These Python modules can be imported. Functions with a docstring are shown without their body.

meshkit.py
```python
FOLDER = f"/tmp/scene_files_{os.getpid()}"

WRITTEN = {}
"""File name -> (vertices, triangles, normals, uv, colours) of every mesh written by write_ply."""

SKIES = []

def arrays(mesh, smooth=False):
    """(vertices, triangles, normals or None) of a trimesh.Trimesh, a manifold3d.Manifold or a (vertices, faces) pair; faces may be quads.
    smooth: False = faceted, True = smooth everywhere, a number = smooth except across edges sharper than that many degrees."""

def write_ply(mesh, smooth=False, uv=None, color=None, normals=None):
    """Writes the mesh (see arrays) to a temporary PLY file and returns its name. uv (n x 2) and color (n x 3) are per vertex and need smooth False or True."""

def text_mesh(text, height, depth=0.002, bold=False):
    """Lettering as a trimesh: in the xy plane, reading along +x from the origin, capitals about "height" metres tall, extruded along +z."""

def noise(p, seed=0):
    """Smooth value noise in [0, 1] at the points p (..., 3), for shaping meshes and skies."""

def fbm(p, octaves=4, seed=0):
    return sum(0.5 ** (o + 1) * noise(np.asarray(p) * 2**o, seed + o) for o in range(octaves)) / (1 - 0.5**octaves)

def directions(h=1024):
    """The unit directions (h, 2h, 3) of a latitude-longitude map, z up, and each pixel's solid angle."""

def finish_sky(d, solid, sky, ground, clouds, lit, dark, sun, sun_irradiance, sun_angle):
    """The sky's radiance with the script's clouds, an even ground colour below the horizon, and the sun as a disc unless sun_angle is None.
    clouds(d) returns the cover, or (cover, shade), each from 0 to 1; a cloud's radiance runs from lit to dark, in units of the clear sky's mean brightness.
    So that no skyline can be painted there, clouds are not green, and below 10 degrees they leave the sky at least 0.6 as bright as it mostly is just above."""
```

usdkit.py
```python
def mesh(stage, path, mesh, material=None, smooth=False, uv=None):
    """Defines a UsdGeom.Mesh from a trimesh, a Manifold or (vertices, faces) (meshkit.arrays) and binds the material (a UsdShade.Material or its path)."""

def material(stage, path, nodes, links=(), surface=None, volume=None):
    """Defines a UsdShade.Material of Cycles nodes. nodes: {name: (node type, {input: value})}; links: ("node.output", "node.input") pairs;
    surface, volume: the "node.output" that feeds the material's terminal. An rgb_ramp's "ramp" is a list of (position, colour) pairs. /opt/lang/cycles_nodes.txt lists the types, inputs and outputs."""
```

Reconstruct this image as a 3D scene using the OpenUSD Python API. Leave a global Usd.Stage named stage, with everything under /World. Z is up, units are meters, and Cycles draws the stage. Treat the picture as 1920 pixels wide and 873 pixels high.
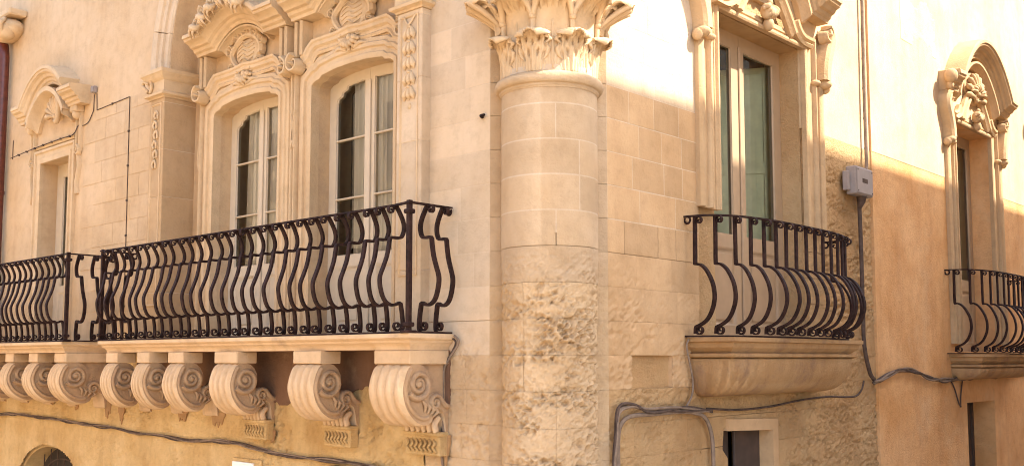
import math, random
import numpy as np
import trimesh, manifold3d, shapely, mapbox_earcut
from shapely.geometry import Polygon, MultiPolygon, Point, box
from shapely.ops import unary_union
from shapely import affinity
import usdkit
from meshkit import noise, fbm
from pxr import Usd, UsdGeom, UsdLux, UsdShade, Gf, Sdf

stage = Usd.Stage.CreateInMemory()
UsdGeom.SetStageUpAxis(stage, UsdGeom.Tokens.z)
UsdGeom.SetStageMetersPerUnit(stage, 1.0)
UsdGeom.Xform.Define(stage, '/World')
random.seed(7)
PI = math.pi

# ---------------------------------------------------------------- camera
F_PX, YAW, PITCH = 1895.0, math.radians(42.7), math.atan(164 / 1895.0)
CAM = np.array([4.902, -5.776, 3.8])
fw = np.array([-math.sin(YAW), math.cos(YAW), 0.0])
rt = np.array([math.cos(YAW), math.sin(YAW), 0.0])
upv = np.array([0, 0, 1.0])
fwd = fw * math.cos(PITCH) + upv * math.sin(PITCH)
cup = upv * math.cos(PITCH) - fw * math.sin(PITCH)
cam = UsdGeom.Camera.Define(stage, '/World/camera')
cam.AddTransformOp().Set(Gf.Matrix4d(*rt, 0, *cup, 0, *(-fwd), 0, *CAM, 1))
cam.CreateHorizontalApertureAttr(36.0)
cam.CreateVerticalApertureAttr(36.0 * 465 / 1024)
cam.CreateFocalLengthAttr(36.0 * F_PX / 1920)
cam.CreateVerticalApertureOffsetAttr(36.0 * 71.5 / 1920)
cam.CreateClippingRangeAttr(Gf.Vec2f(0.1, 500))
cam.GetPrim().CreateAttribute('exposure', Sdf.ValueTypeNames.Float).Set(1.92)

# ---------------------------------------------------------------- sky and sun
SUN_AZ, SUN_EL = math.radians(31), math.radians(45.6)      # azimuth measured from +x towards +y
sd = np.array([math.cos(SUN_EL) * math.cos(SUN_AZ), math.cos(SUN_EL) * math.sin(SUN_AZ), math.sin(SUN_EL)])
sky_mat = usdkit.material(stage, '/World/Looks/sky_look', {
    'sky': ('sky_texture', {'sky_type': 'single_scattering', 'sun_disc': False, 'sun_elevation': SUN_EL,
                            'sun_rotation': math.atan2(sd[0], sd[1]), 'altitude': 80.0, 'aerosol_density': 3.0}),
    'bg': ('background_shader', {'strength': 0.15})}, [('sky.color', 'bg.color')], surface='bg.background')
dome = UsdLux.DomeLight.Define(stage, '/World/sky')
UsdShade.MaterialBindingAPI.Apply(dome.GetPrim()).Bind(sky_mat)
dome.GetPrim().SetCustomDataByKey('kind', 'structure')
sun = UsdLux.DistantLight.Define(stage, '/World/sun')
sun.CreateIntensityAttr(1.1); sun.CreateAngleAttr(0.5); sun.CreateColorAttr(Gf.Vec3f(1.0, 0.92, 0.79))
sun.CreateNormalizeAttr(True)
zq = sd; xq = np.cross(upv, zq); xq /= np.linalg.norm(xq); yq = np.cross(zq, xq)
sun.AddTransformOp().Set(Gf.Matrix4d(*xq, 0, *yq, 0, *zq, 0, 0, 0, 30, 1))

# ---------------------------------------------------------------- materials
LOOK = '/World/Looks/'
def stone_look(name, c1, c2, rough=0.9, bump=0.35, fine=1.0, pits=0.0, tone=0.06, streak=0.10, grime=None, scale=1.0, sat=1.15):
    """Limestone or plaster: two tones in large clouds, fine grain, rain streaks, pits, a tone of its own for each block."""
    def warm(c):
        l = 0.3 * c[0] + 0.55 * c[1] + 0.15 * c[2]; return tuple(max(0.01, l + (x - l) * sat) for x in c)
    c1, c2 = warm(c1), warm(c2)
    if grime: grime = (*grime[:3], warm(grime[3]))
    n = {
        'g': ('geometry', {}),
        'oi': ('object_info', {}),
        'n1': ('noise_texture', {'scale': 0.9 * scale, 'detail': 6.0, 'roughness': 0.62}),
        'r1': ('map_range', {'from_min': 0.36, 'from_max': 0.66, 'clamp': True}),
        'm1': ('mix', {'color1': c1, 'color2': c2}),
        'n2': ('noise_texture', {'scale': 7.0 * scale, 'detail': 7.0, 'roughness': 0.7}),
        'r2': ('rgb_ramp', {'ramp': [(0.25, (0.80, 0.79, 0.77)), (0.5, (1, 1, 1)), (0.75, (1.07, 1.07, 1.08))]}),
        'm2': ('mix', {'mix_type': 'multiply', 'fac': 0.8 * fine}),
        'mp': ('mapping', {'scale': (3.2, 3.2, 0.5)}),
        'n3': ('noise_texture', {'scale': 1.0, 'detail': 5.0, 'roughness': 0.6}),
        'r3': ('rgb_ramp', {'ramp': [(0.36, (0.74, 0.68, 0.62)), (0.52, (1, 1, 1)), (1.0, (1.02, 1.02, 1.02))]}),
        'm3': ('mix', {'mix_type': 'multiply', 'fac': streak * 2.2}),
        'tr': ('map_range', {'from_min': 0.0, 'from_max': 1.0, 'to_min': 1 - tone, 'to_max': 1 + tone}),
        'tc': ('combine_color', {}),
        'm4': ('mix', {'mix_type': 'multiply', 'fac': 1.0}),
        'n5': ('noise_texture', {'scale': 38.0, 'detail': 6.0, 'roughness': 0.72}),
        'vo': ('voronoi_texture', {'scale': 26.0, 'detail': 2.0}),
        'rv': ('map_range', {'from_min': 0.05, 'from_max': 0.32, 'to_min': 0.0, 'to_max': 1.0, 'clamp': True}),
        'nm': ('noise_texture', {'scale': 2.3, 'detail': 3.0}),
        'rm': ('map_range', {'from_min': 0.42, 'from_max': 0.62, 'to_min': 0.0, 'to_max': pits, 'clamp': True}),
        'iv': ('math', {'math_type': 'subtract', 'value1': 1.0}),
        'pm': ('math', {'math_type': 'multiply'}),
        'pc': ('mix', {'mix_type': 'multiply', 'color2': (0.55, 0.46, 0.38)}),
        'hs': ('math', {'math_type': 'subtract'}),
        'bm': ('bump', {'strength': min(1.0, bump * 1.3), 'distance': 0.03}),
        'p': ('principled_bsdf', {'roughness': rough, 'specular_ior_level': 0.2}),
    }
    l = [('g.position', 'n1.vector'), ('n1.fac', 'r1.value'), ('r1.result', 'm1.fac'),
         ('g.position', 'n2.vector'), ('n2.fac', 'r2.fac'), ('m1.color', 'm2.color1'), ('r2.color', 'm2.color2'),
         ('g.position', 'mp.vector'), ('mp.vector', 'n3.vector'), ('n3.fac', 'r3.fac'), ('m2.color', 'm3.color1'), ('r3.color', 'm3.color2'),
         ('oi.random', 'tr.value'), ('tr.result', 'tc.r'), ('tr.result', 'tc.g'), ('tr.result', 'tc.b'), ('m3.color', 'm4.color1'), ('tc.color', 'm4.color2'),
         ('g.position', 'n5.vector'), ('g.position', 'vo.vector'), ('vo.distance', 'rv.value'), ('rv.result', 'iv.value2'),
         ('g.position', 'nm.vector'), ('nm.fac', 'rm.value'), ('iv.value', 'pm.value1'), ('rm.result', 'pm.value2'),
         ('m4.color', 'pc.color1'), ('pm.value', 'pc.fac'), ('n5.fac', 'hs.value1'), ('pm.value', 'hs.value2'), ('hs.value', 'bm.height'),
         ('bm.normal', 'p.normal')]
    last = 'pc.color'
    if grime:
        n['ng'] = ('noise_texture', {'scale': grime[0], 'detail': 7.0, 'roughness': 0.68})
        n['rg'] = ('map_range', {'from_min': grime[1], 'from_max': grime[1] + 0.16, 'to_max': grime[2], 'clamp': True})
        n['mg'] = ('mix', {'color2': grime[3]})
        l += [('g.position', 'ng.vector'), ('ng.fac', 'rg.value'), ('rg.result', 'mg.fac'), (last, 'mg.color1')]
        last = 'mg.color'
    l.append((last, 'p.base_color'))
    return usdkit.material(stage, LOOK + name, n, l, surface='p.BSDF')

GRIME = (0.30, 0.24, 0.19)
M = {}
M['ashlar'] = stone_look('pale_limestone', (0.56, 0.45, 0.335), (0.50, 0.385, 0.265), bump=0.3, tone=0.075)
M['ashlar_tan'] = stone_look('tan_limestone', (0.485, 0.34, 0.21), (0.405, 0.27, 0.155), bump=0.25, tone=0.09)
M['column'] = stone_look('column_limestone', (0.47, 0.36, 0.25), (0.41, 0.295, 0.185), bump=0.35, tone=0.07, pits=0.3)
M['carved'] = stone_look('carved_limestone', (0.58, 0.445, 0.30), (0.52, 0.38, 0.24), bump=0.3, tone=0.03, grime=(2.2, 0.60, 0.45, GRIME))
M['carved_r'] = stone_look('tan_carved_limestone', (0.475, 0.34, 0.21), (0.41, 0.28, 0.165), bump=0.3, tone=0.03, grime=(2.2, 0.60, 0.45, GRIME))
M['column_low'] = stone_look('column_foot_limestone', (0.54, 0.41, 0.275), (0.475, 0.34, 0.21), bump=0.5, pits=0.3, tone=0.03, sat=1.15, grime=(2.0, 0.60, 0.4, (0.62, 0.50, 0.35)))
M['column_bed'] = stone_look('column_mortar', (0.54, 0.425, 0.305), (0.48, 0.365, 0.25), bump=0.3, tone=0, sat=1.0)
M['slab'] = stone_look('balcony_limestone', (0.62, 0.47, 0.32), (0.54, 0.39, 0.25), bump=0.35, tone=0.04, grime=(3.0, 0.56, 0.55, (0.30, 0.22, 0.17)))
M['plaster_up'] = stone_look('cream_plaster', (0.53, 0.40, 0.27), (0.47, 0.335, 0.205), bump=0.2, streak=0.12, grime=(0.8, 0.66, 0.35, GRIME))
M['rough'] = stone_look('weathered_ochre_stone', (0.70, 0.525, 0.30), (0.52, 0.345, 0.165), bump=0.9, pits=0.8, scale=1.7, streak=0.2, grime=(1.6, 0.60, 0.45, (0.62, 0.48, 0.30)))
M['rough_r'] = stone_look('weathered_tan_stone', (0.54, 0.375, 0.215), (0.45, 0.285, 0.15), bump=0.9, pits=0.7, streak=0.12, tone=0.07)
M['niche'] = stone_look('stained_niche_stone', (0.55, 0.41, 0.27), (0.46, 0.325, 0.20), bump=0.3, streak=0.2, grime=(1.3, 0.52, 0.6, (0.27, 0.21, 0.165)))
M['pink'] = stone_look('salmon_plaster', (0.66, 0.415, 0.23), (0.54, 0.30, 0.14), bump=0.5, streak=0.16, tone=0.0, pits=0.15, scale=1.5, grime=(0.9, 0.54, 0.55, (0.56, 0.41, 0.27)))
M['mortar'] = stone_look('pale_mortar', (0.58, 0.46, 0.33), (0.52, 0.40, 0.275), bump=0.3, tone=0, sat=1.0)
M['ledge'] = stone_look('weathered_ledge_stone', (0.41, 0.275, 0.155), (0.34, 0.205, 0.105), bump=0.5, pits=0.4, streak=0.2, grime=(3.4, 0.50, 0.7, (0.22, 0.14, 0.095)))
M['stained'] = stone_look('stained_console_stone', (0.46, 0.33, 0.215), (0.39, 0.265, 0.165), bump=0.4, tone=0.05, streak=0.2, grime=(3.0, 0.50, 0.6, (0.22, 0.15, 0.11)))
M['ashlar_mid'] = stone_look('mid_limestone', (0.45, 0.325, 0.205), (0.39, 0.27, 0.16), bump=0.25, tone=0.05, grime=(1.5, 0.6, .4, GRIME))
M['soffit_shade'] = stone_look('stain_and_shade_stone', (0.22, 0.13, 0.085), (0.15, 0.085, 0.055), bump=0.5, tone=0.05, streak=0.2, grime=(2.0, 0.58, 0.5, (0.42, 0.30, 0.19)))  # stain and the shade under the balconies, both painted into this dark colour
M['stain'] = stone_look('water_stained_stone', (0.42, 0.27, 0.145), (0.32, 0.19, 0.10), bump=0.6, tone=0.05, pits=.5)
M['street'] = stone_look('stone_paving', (0.42, 0.34, 0.25), (0.36, 0.28, 0.20), bump=0.3)
M['opposite'] = stone_look('opposite_limestone', (0.60, 0.485, 0.34), (0.54, 0.425, 0.285), bump=0.3, sat=1.0)

def simple(name, col, rough=0.5, metal=0.0, nscale=30.0, var=0.25, bump=0.1, spec=0.5):
    return usdkit.material(stage, LOOK + name, {
        'g': ('geometry', {}), 'n': ('noise_texture', {'scale': nscale, 'detail': 6.0, 'roughness': 0.65}),
        'r': ('rgb_ramp', {'ramp': [(0.3, tuple(c * (1 - var) for c in col)), (0.7, tuple(min(1, c * (1 + var)) for c in col))]}),
        'b': ('bump', {'strength': bump, 'distance': 0.004}),
        'p': ('principled_bsdf', {'roughness': rough, 'metallic': metal, 'specular_ior_level': spec})},
        [('g.position', 'n.vector'), ('n.fac', 'r.fac'), ('r.color', 'p.base_color'), ('n.fac', 'b.height'), ('b.normal', 'p.normal')], surface='p.BSDF')
M['iron'] = simple('wrought_iron', (0.026, 0.0125, 0.010), 0.7, 0.0, 22, 0.7, 0.4, 0.12)
M['cream_paint'] = simple('cream_paint', (0.54, 0.44, 0.315), 0.5, 0, 9, 0.06, 0.1)
M['tan_paint'] = simple('ivory_paint', (0.36, 0.245, 0.145), 0.5, 0, 9, 0.07, 0.1)
M['green_paint'] = simple('olive_green_paint', (0.66, 0.66, 0.40), 0.5, 0, 6, 0.12, 0.1)
M['pipe'] = simple('red_brown_paint', (0.10, 0.022, 0.014), 0.3, 0, 12, 0.35, 0.1)
M['grey_plastic'] = simple('grey_plastic', (0.27, 0.225, 0.20), 0.6, 0, 10, 0.1, 0.05, 0.2)
M['cable'] = simple('grey_brown_cable', (0.085, 0.058, 0.045), 0.8, 0, 14, 0.4, 0.3, 0.1)
M['cable_light'] = simple('pale_grey_cable', (0.20, 0.145, 0.105), 0.8, 0, 14, 0.3, 0.3, 0.1)
M['dark'] = simple('dark_room', (0.035, 0.026, 0.02), 0.9, 0, 3, 0.2, 0.0)
M['old_wood'] = simple('old_dark_wood', (0.06, 0.038, 0.028), 0.7, 0, 6, 0.3, 0.2)
M['white'] = simple('white_plate', (0.78, 0.76, 0.74), 0.4, 0, 5, 0.02, 0.0)
M['glass'] = usdkit.material(stage, LOOK + 'window_glass', {
    'f': ('fresnel', {'IOR': 1.5}), 't': ('transparent_bsdf', {'color': (0.95, 0.96, 0.93)}),
    'g': ('geometry', {}), 'n': ('noise_texture', {'scale': 2.2, 'detail': 1.0}), 'b': ('bump', {'strength': 0.05, 'distance': 0.05}),
    's': ('glossy_bsdf', {'roughness': 0.0, 'color': (0.95, 0.95, 0.95)}), 'm': ('mix_closure', {})},
    [('g.position', 'n.vector'), ('n.fac', 'b.height'), ('b.normal', 's.normal'), ('f.fac', 'm.fac'), ('t.BSDF', 'm.closure1'), ('s.BSDF', 'm.closure2')], surface='m.closure')
M['curtain'] = usdkit.material(stage, LOOK + 'sheer_curtain', {
    'd': ('diffuse_bsdf', {'color': (0.80, 0.75, 0.69)}), 't': ('translucent_bsdf', {'color': (0.6, 0.55, 0.5)}),
    'x': ('transparent_bsdf', {'color': (1, 1, 1)}), 'm': ('mix_closure', {'fac': 0.3}), 'o': ('mix_closure', {'fac': 0.12})},
    [('d.BSDF', 'm.closure1'), ('t.BSDF', 'm.closure2'), ('m.closure', 'o.closure1'), ('x.BSDF', 'o.closure2')], surface='o.closure')

# ---------------------------------------------------------------- things and parts
# facade frames: a mesh is written as (s along the wall, z up, d out of the wall)
FACE = {'L': np.array([[1, 0, 0], [0, 0, -1], [0, 1, 0]], float),     # wall in the plane y = 0, facing -y
        'R': np.array([[0, 0, 1], [1, 0, 0], [0, 1, 0]], float),      # wall in the plane x = 0, facing +x
        'W': np.eye(3)}
def arr(m):
    if hasattr(m, 'to_mesh'):
        q = m.to_mesh(); return np.array(q.vert_properties[:, :3], float), np.array(q.tri_verts)
    if isinstance(m, (tuple, list)):
        f = np.asarray(m[1], int)
        if f.shape[1] == 4: f = np.vstack([f[:, [0, 1, 2]], f[:, [0, 2, 3]]])
        return np.asarray(m[0], float), f
    return np.array(m.vertices, float), np.array(m.faces)
def cat(*ms):
    ms = [arr(m) for m in (ms[0] if len(ms) == 1 and isinstance(ms[0], list) else ms)]
    vs, fs, n = [], [], 0
    for v, f in ms:
        vs.append(v); fs.append(f + n); n += len(v)
    return np.vstack(vs), np.vstack(fs)
def outward(v, f):
    """Turns a closed mesh the right way out."""
    a, b, c = v[f[:, 0]], v[f[:, 1]], v[f[:, 2]]
    return (v, f[:, ::-1]) if np.einsum('ij,ij->i', a, np.cross(b, c)).sum() < 0 else (v, f)

USED = {}
def fresh(parent, name):
    k = (parent, name); USED[k] = USED.get(k, -1) + 1
    return f'{parent}/{name}' if USED[k] == 0 else f'{parent}/{name}_{USED[k]:03d}'
class Thing:
    def __init__(self, name, label, category, face='W', group=None, kind=None, base=(0, 0, 0)):
        self.face = FACE[face]; self.base = self.face @ np.asarray(base, float)
        self.path = fresh('/World', name)
        x = UsdGeom.Xform.Define(stage, self.path); x.AddTranslateOp().Set(Gf.Vec3d(*map(float, self.base)))
        p = x.GetPrim()
        p.SetCustomDataByKey('label', label); p.SetCustomDataByKey('category', category)
        if group: p.SetCustomDataByKey('group', group)
        if kind: p.SetCustomDataByKey('kind', kind)
    def part(self, name, mesh, mat, under=None, label=None, smooth=35, kind=None):
        v, f = arr(mesh)
        path = fresh(under or self.path, name)
        g = usdkit.mesh(stage, path, (v @ self.face.T - self.base, f), M[mat], smooth=smooth)
        if label: g.GetPrim().SetCustomDataByKey('label', label)
        if kind: g.GetPrim().SetCustomDataByKey('kind', kind)
        return path

# ---------------------------------------------------------------- shapes
def ext(poly, d0, d1):
    """Polygon in (s, z) extruded from d0 to d1."""
    out = []
    for g in getattr(poly, 'geoms', [poly]):
        if g.is_empty or g.area < 1e-7: continue
        m = trimesh.creation.extrude_polygon(g, d1 - d0, engine='earcut'); m.apply_translation([0, 0, d0]); out.append(m)
    return cat(out)
def ext_plan(poly, z0, z1):
    """Polygon in plan (s, d) extruded from z0 to z1."""
    v, f = arr(trimesh.creation.extrude_polygon(poly, z1 - z0, engine='earcut'))
    return np.stack([v[:, 0], v[:, 2] + z0, v[:, 1]], 1), f[:, ::-1]
def ext_side(poly, s0, s1):
    """Polygon in section (d, z) extruded from s0 to s1."""
    v, f = arr(trimesh.creation.extrude_polygon(poly, s1 - s0, engine='earcut'))
    return np.stack([v[:, 2] + s0, v[:, 1], v[:, 0]], 1), f[:, ::-1]
def bx(s0, s1, z0, z1, d0, d1, c=0.0):
    """Box, its edges chamfered by c."""
    lo, hi = np.array([s0, z0, d0], float), np.array([s1, z1, d1], float)
    if c <= 0:
        m = trimesh.creation.box(hi - lo); m.apply_translation((lo + hi) / 2); return arr(m)
    pts = []
    for i in range(8):
        p = np.array([hi[k] if i >> k & 1 else lo[k] for k in range(3)]); sg = np.array([-1 if i >> k & 1 else 1 for k in range(3)])
        for k in range(3):
            q = p + sg * c; q[k] = p[k]; pts.append(q)
    return arr(manifold3d.Manifold.hull_points(np.array(pts)))
def sweep(path, b, prof, closed=False, widths=None):
    """Closed profile (n, b) swept along a flat path; b is the normal of the path's plane, n = b x direction; mitred."""
    P, b, prof = np.asarray(path, float), np.asarray(b, float), np.asarray(prof, float)
    N, K = len(P), len(prof)
    seg = np.diff(np.vstack([P, P[:1]]) if closed else P, axis=0)
    seg /= np.maximum(np.linalg.norm(seg, axis=1, keepdims=True), 1e-9)
    if closed: t0, t1 = np.roll(seg, 1, 0), seg
    else: t0, t1 = np.vstack([seg[:1], seg]), np.vstack([seg, seg[-1:]])
    t = t0 + t1; t /= np.maximum(np.linalg.norm(t, axis=1, keepdims=True), 1e-9)
    k = 1 / np.clip(np.einsum('ij,ij->i', t, t1), 0.4, 1)
    n = np.cross(b, t)
    w = np.ones(N) if widths is None else np.asarray(widths, float)
    v = P[:, None] + n[:, None] * (prof[None, :, :1] * (k * w)[:, None, None]) + b * (prof[None, :, 1:] * w[:, None, None])
    v = v.reshape(-1, 3); f = []
    i, j = np.meshgrid(np.arange(N if closed else N - 1), np.arange(K), indexing='ij')
    a = i * K + j; bb = i * K + (j + 1) % K; c = ((i + 1) % N) * K + (j + 1) % K; dd = ((i + 1) % N) * K + j
    f = np.vstack([np.stack([a, bb, c], -1).reshape(-1, 3), np.stack([a, c, dd], -1).reshape(-1, 3)])
    if not closed:
        cap = np.asarray(mapbox_earcut.triangulate_float64(prof, np.array([K], np.uint32)), int).reshape(-1, 3)
        area = np.sum(prof[:, 0] * np.roll(prof[:, 1], -1) - np.roll(prof[:, 0], -1) * prof[:, 1])
        tri = prof[cap]; ta = (tri[:, 1, 0] - tri[:, 0, 0]) * (tri[:, 2, 1] - tri[:, 0, 1]) - (tri[:, 1, 1] - tri[:, 0, 1]) * (tri[:, 2, 0] - tri[:, 0, 0])
        cap[ta * area < 0] = cap[ta * area < 0][:, ::-1]
        f = np.vstack([f, cap[:, ::-1], cap + (N - 1) * K])
    return outward(v, f)
Zd, Ss, Zz = (0, 0, 1), (1, 0, 0), (0, 1, 0)
def band(path2, d, prof, closed=False, widths=None):
    """Moulding along a path (s, z) on the wall, profile (n, d)."""
    p = np.asarray(path2, float)
    return sweep(np.column_stack([p, np.full(len(p), d)]), Zd, prof, closed, widths)
def plan_band(path2, prof, closed=False):
    """Moulding along a plan path (s, d) that runs towards +s; profile (outwards, z)."""
    p = np.asarray(path2, float)
    q = np.asarray(prof, float) * [-1, 1]
    return sweep(np.column_stack([p[:, 0], np.zeros(len(p)), p[:, 1]]), Zz, q, closed)
def tube(path, r, k=8):
    P = np.asarray(path, float); N = len(P); r = np.broadcast_to(np.asarray(r, float), N)
    t = np.gradient(P, axis=0); t /= np.maximum(np.linalg.norm(t, axis=1, keepdims=True), 1e-9)
    a = np.array([0, 0, 1.0]) if abs(t[0, 2]) < 0.9 else np.array([1.0, 0, 0])
    n = np.cross(t[0], a); n /= np.linalg.norm(n); ns = []
    for i in range(N):
        n = n - t[i] * (n @ t[i]); n /= np.linalg.norm(n); ns.append(n)
    ns = np.array(ns); bs = np.cross(t, ns); th = np.arange(k) / k * 2 * PI
    v = (P[:, None] + r[:, None, None] * (np.cos(th)[None, :, None] * ns[:, None] + np.sin(th)[None, :, None] * bs[:, None])).reshape(-1, 3)
    v = np.vstack([v, P[0], P[-1]])
    i, j = np.meshgrid(np.arange(N - 1), np.arange(k), indexing='ij')
    a = i * k + j; b = i * k + (j + 1) % k; c = (i + 1) * k + (j + 1) % k; d = (i + 1) * k + j
    f = [np.stack([a, b, c], -1).reshape(-1, 3), np.stack([a, c, d], -1).reshape(-1, 3)]
    q = np.arange(k)
    f.append(np.stack([np.full(k, N * k), (q + 1) % k, q], 1)); f.append(np.stack([np.full(k, N * k + 1), (N - 1) * k + q, (N - 1) * k + (q + 1) % k], 1))
    return outward(v, np.vstack(f))
def spline(pts, n=10):
    """Catmull-Rom through the points."""
    p = np.asarray(pts, float); p = np.vstack([2 * p[0] - p[1], p, 2 * p[-1] - p[-2]]); out = []
    for i in range(1, len(p) - 2):
        for t in np.arange(n) / n:
            out.append(0.5 * (2 * p[i] + (p[i + 1] - p[i - 1]) * t + (2 * p[i - 1] - 5 * p[i] + 4 * p[i + 1] - p[i + 2]) * t * t + (3 * p[i] - p[i - 1] - 3 * p[i + 1] + p[i + 2]) * t ** 3))
    out.append(p[-2]); return np.array(out)
def blob(c, r, sub=2, rot=0.0):
    m = trimesh.creation.icosphere(sub); v = m.vertices * r
    if rot:
        cs, sn = math.cos(rot), math.sin(rot); v = np.column_stack([v[:, 0] * cs - v[:, 1] * sn, v[:, 0] * sn + v[:, 1] * cs, v[:, 2]])
    return v + np.asarray(c, float), np.array(m.faces)
def spiral(c, r0, r1, turns, a0, hand=1, n=None):
    n = n or int(18 * turns) + 2
    t = np.linspace(0, 1, n); a = a0 + hand * turns * 2 * PI * t; r = r0 + (r1 - r0) * t ** 0.8
    return np.column_stack([c[0] + r * np.cos(a), c[1] + r * np.sin(a)])
def half_round(w, h, n=6):
    a = np.linspace(0, PI, n); return [(-w / 2, 0)] [:0] + [(w / 2 * math.cos(x), h * math.sin(x)) for x in a]
def resample(path, step):
    p = np.asarray(path, float); L = np.r_[0, np.cumsum(np.linalg.norm(np.diff(p, axis=0), axis=1))]
    q = np.linspace(0, L[-1], max(2, int(round(L[-1] / step)) + 1))
    return np.column_stack([np.interp(q, L, p[:, k]) for k in range(p.shape[1])])
def smooth01(x, a, b):
    t = np.clip((np.asarray(x, float) - a) / (b - a), 0, 1); return t * t * (3 - 2 * t)

# ---------------------------------------------------------------- worn stone
def cavities(P, cell, seed, fill=0.7):
    """Bowl shaped holes, one at most in each cell of a jittered lattice: 0 on the surface, 1 at a hole's bottom."""
    g = np.floor(P / cell).astype(np.int64); out = np.zeros(P.shape[:-1])
    for dx in (-1, 0, 1):
        for dy in (-1, 0, 1):
            for dz in (-1, 0, 1):
                c = g + np.array([dx, dy, dz])
                h = (c[..., 0] * 73856093 ^ c[..., 1] * 19349663 ^ c[..., 2] * 83492791 ^ seed * 2654435) & 0x7FFFFFFF
                h = (h * 1103515245 + 12345) & 0x7FFFFFFF; u = [(((h >> (5 * k)) * 2654435761) & 0xFFFFFF) / 16777215.0 for k in range(5)]
                ctr = (c + np.stack(u[:3], -1)) * cell; r = cell * (0.28 + 0.42 * u[3])
                q = (P - ctr) * np.array([1, 1, 1.25]); d2 = np.einsum('...i,...i->...', q, q) / (r * r)
                out = np.maximum(out, np.where(u[4] < fill, np.sqrt(np.clip(1 - d2, 0, 1)), 0))
    return out
def erode(P, E, amp=0.035):
    """Depth lost by weathering at world points P where E (0..1) says how far it has gone: soft hollows, honeycomb pits, small holes."""
    q = P + 0.05 * (fbm(P * 8, 3, 11)[..., None] - 0.5)
    low = fbm(q * np.array([4, 4, 6]), 3, 3)
    mid = fbm(q * np.array([20, 20, 25]), 3, 7)
    fin = fbm(P * np.array([42, 42, 50]), 2, 8)
    zone = smooth01(low, 0.38, 0.60)
    w = P + 0.02 * (fbm(P * 25, 2, 13)[..., None] - 0.5)
    cav = np.maximum(cavities(w, 0.055, 1, .8), 0.7 * cavities(w, 0.031, 2, .7))
    pit = smooth01(mid, 0.50, 0.64) * (0.35 + 0.65 * zone)
    hole = smooth01(fin, 0.60, 0.72) * (0.25 + 0.75 * zone)
    return E * amp * (0.40 * (1 - low) + 0.45 * pit + 0.30 * hole + 0.85 * cav * (0.15 + 0.85 * zone)) + 0.0012 * (fbm(P * 20, 2, 9) - 0.5)
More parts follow.
